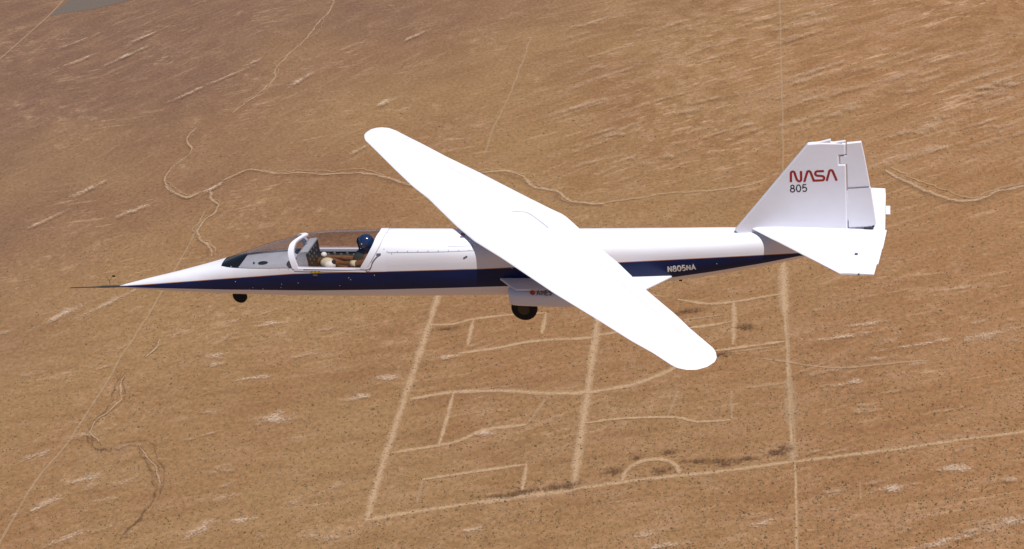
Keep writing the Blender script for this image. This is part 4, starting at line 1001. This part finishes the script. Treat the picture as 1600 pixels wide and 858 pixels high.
for s, nm, kn in ((-1, 'near', knn), (1, 'far', kff)):
    J['hip'+nm] = (hp+np.array([-.04, s*.10, 0]), (.095, .095)); J['thigh'+nm] = ((hp+np.array([-.04, s*.10, 0]))*.45+kn*.55-np.array([0, 0, .03]), (.08, .08)); J['knee'+nm] = (kn-np.array([0, 0, .04]), (.062, .062))
    ft = kn+np.array([-.36, 0, -.27]); J['shin'+nm] = ((kn+ft)/2-np.array([0, 0, .03]), (.052, .052)); J['ankle'+nm] = (ft, (.038, .038)); J['toe'+nm] = (ft+np.array([-.16, 0, .04]), (.034, .034))
    E_ += [('pelvis', 'hip'+nm), ('hip'+nm, 'thigh'+nm), ('thigh'+nm, 'knee'+nm), ('knee'+nm, 'shin'+nm), ('shin'+nm, 'ankle'+nm), ('ankle'+nm, 'toe'+nm)]
    S_ = sh+np.array([-.01, s*.17, -.02]); J['shoulder'+nm] = (S_, (.065, .065)); J['elbow'+nm] = (elb[s], (.045, .045)); J['fore'+nm] = (elb[s]*.5+wri[s]*.5, (.044, .044)); J['wrist'+nm] = (wri[s], (.030, .024))
    E_ += [('chest', 'shoulder'+nm), ('shoulder'+nm, 'elbow'+nm), ('elbow'+nm, 'fore'+nm), ('fore'+nm, 'wrist'+nm)]
    d = wri[s]-elb[s]; d = d/np.linalg.norm(d); sd = np.array([0, s*1., 0]); sd = sd-d*(sd@d); sd /= np.linalg.norm(sd); dn = np.array([0, 0, -1.])
    J['palm'+nm] = (wri[s]+d*.05, (.036, .018)); E_.append(('wrist'+nm, 'palm'+nm))
    for q, (of, ln) in enumerate(((-.030, .062), (-.010, .072), (.010, .068), (.030, .052))):
        b0 = wri[s]+d*.085+sd*of; J[f'f{q}a'+nm] = (b0, (.010, .010)); J[f'f{q}b'+nm] = (b0+d*ln*.5+dn*.012, (.009, .009)); J[f'f{q}c'+nm] = (b0+d*ln*.75+dn*.035, (.008, .008))
        E_ += [('palm'+nm, f'f{q}a'+nm), (f'f{q}a'+nm, f'f{q}b'+nm), (f'f{q}b'+nm, f'f{q}c'+nm)]
    tb0 = wri[s]+d*.035-sd*.036; J['ta'+nm] = (tb0, (.012, .012)); J['tb'+nm] = (tb0+d*.035-sd*.018+dn*.01, (.010, .010)); E_ += [('palm'+nm, 'ta'+nm), ('ta'+nm, 'tb'+nm)]
pil = skin_body('person', J, E_, 'pelvis', M['suit'])
tag(pil, 'seated pilot in a dark blue helmet and tan suit facing the nose inside the cockpit', 'person')
# helmet: shell open at the face, visor and mask
def blob(mb, c, rx, ry, rz, nu=24, nv=14, cut=None, mi=0):
    V = []; Fc = []
    for i in range(nv+1):
        a = math.pi*i/nv
        for k in range(nu):
            q = 2*math.pi*k/nu; V.append((c[0]+rx*math.sin(a)*math.cos(q), c[1]+ry*math.sin(a)*math.sin(q), c[2]+rz*math.cos(a)))
    for i in range(nv):
        for k in range(nu):
            f = (i*nu+k, (i+1)*nu+k, (i+1)*nu+(k+1) % nu, i*nu+(k+1) % nu)
            if cut:
                cc = np.mean([V[j] for j in f], 0)
                if cut(cc-np.array(c)): continue
            Fc.append(f)
    mb.add(V, Fc, mi)
mb = MB(); blob(mb, hd+np.array([.012, 0, .01]), .135, .118, .135, 32, 20, lambda v: v[0] < -.085 and v[2] < .045 and abs(v[1]) < .08)
he = mb.build('helmet', M['helmet'], pil, True)
so1 = he.modifiers.new('s', 'SOLIDIFY'); so1.thickness = .01
V = [hd+np.array([-.015, 0, .03])+np.array([-.126*math.cos(a)*math.cos(b_), .109*math.sin(a), .10*math.sin(b_)*math.cos(a)]) for b_ in np.linspace(-.55, .55, 7) for a in np.linspace(-1.1, 1.1, 13)]
visor = link_mesh('visor', V, [(13*i+k, 13*i+13+k, 13*i+14+k, 13*i+k+1) for i in range(6) for k in range(12)], M['black'], he, True)
mb = MB(); blob(mb, hd+np.array([-.095, 0, -.055]), .045, .042, .045); mb.tube([hd+np.array([-.12, 0, -.08]), hd+np.array([-.13, .0, -.16]), hd+np.array([-.08, .05, -.26]), hd+np.array([-.02, .12, -.36])], .016, 8); mb.build('oxygen_mask', M['harness'], he, True)
mb = MB(); c = hd+np.array([-.02, -.112, .035]); blob(mb, c, .012, .006, .012, 10, 6); mb.build('helmet_sticker', M['letterwhite'], he)
# harness straps, knee board, torso vest
mb = MB()
for s in (-1, 1):
    mb.tube([sh+np.array([.05, s*.09, .05]), sh+np.array([-.10, s*.09, .02]), (hp+sh)/2+np.array([-.13, s*.07, 0]), hp+np.array([-.12, s*.03, .06])], .024, 8)
mb.tube([hp+np.array([-.08, -.16, 0]), hp+np.array([-.15, 0, .04]), hp+np.array([-.08, .16, 0])], .022, 8); mb.build('harness', M['harness'], pil, True)
mb = MB(); blob(mb, (hp*.3+sh*.7)+np.array([-.02, 0, -.01]), .17, .20, .22); mb.build('vest', M['harness'], pil, True)
mb = MB(); blob(mb, knn+np.array([.02, 0, -.02]), .125, .085, .10); mb.build('near_knee_cover', M['cream'], pil, True)
mb = MB(); blob(mb, knn+np.array([.07, -.04, -.03]), .10, .075, .085); mb.build('knee_board', M['offwhite'], pil, True)
mb = MB(); blob(mb, kff+np.array([-.02, 0, .0]), .05, .045, .045); mb.build('far_knee_cover', M['offwhite'], pil, True)
mb = MB(); c = wri[-1]+np.array([-.09, -.02, .035]); mb.tube([c+np.array([0, 0, -.12]), c], .014, 8); blob(mb, c, .034, .034, .034); mb.build('throttle_grip', M['black'], plane, True)
mb = MB(); mb.tube([elb[-1]+(wri[-1]-elb[-1])*.02, elb[-1]+(wri[-1]-elb[-1])*.30], .052, 12); mb.build('sleeve_cuff', M['cream'], pil, True)
# parenting keeps world placement: all roots sit at the origin, so no offsets are needed
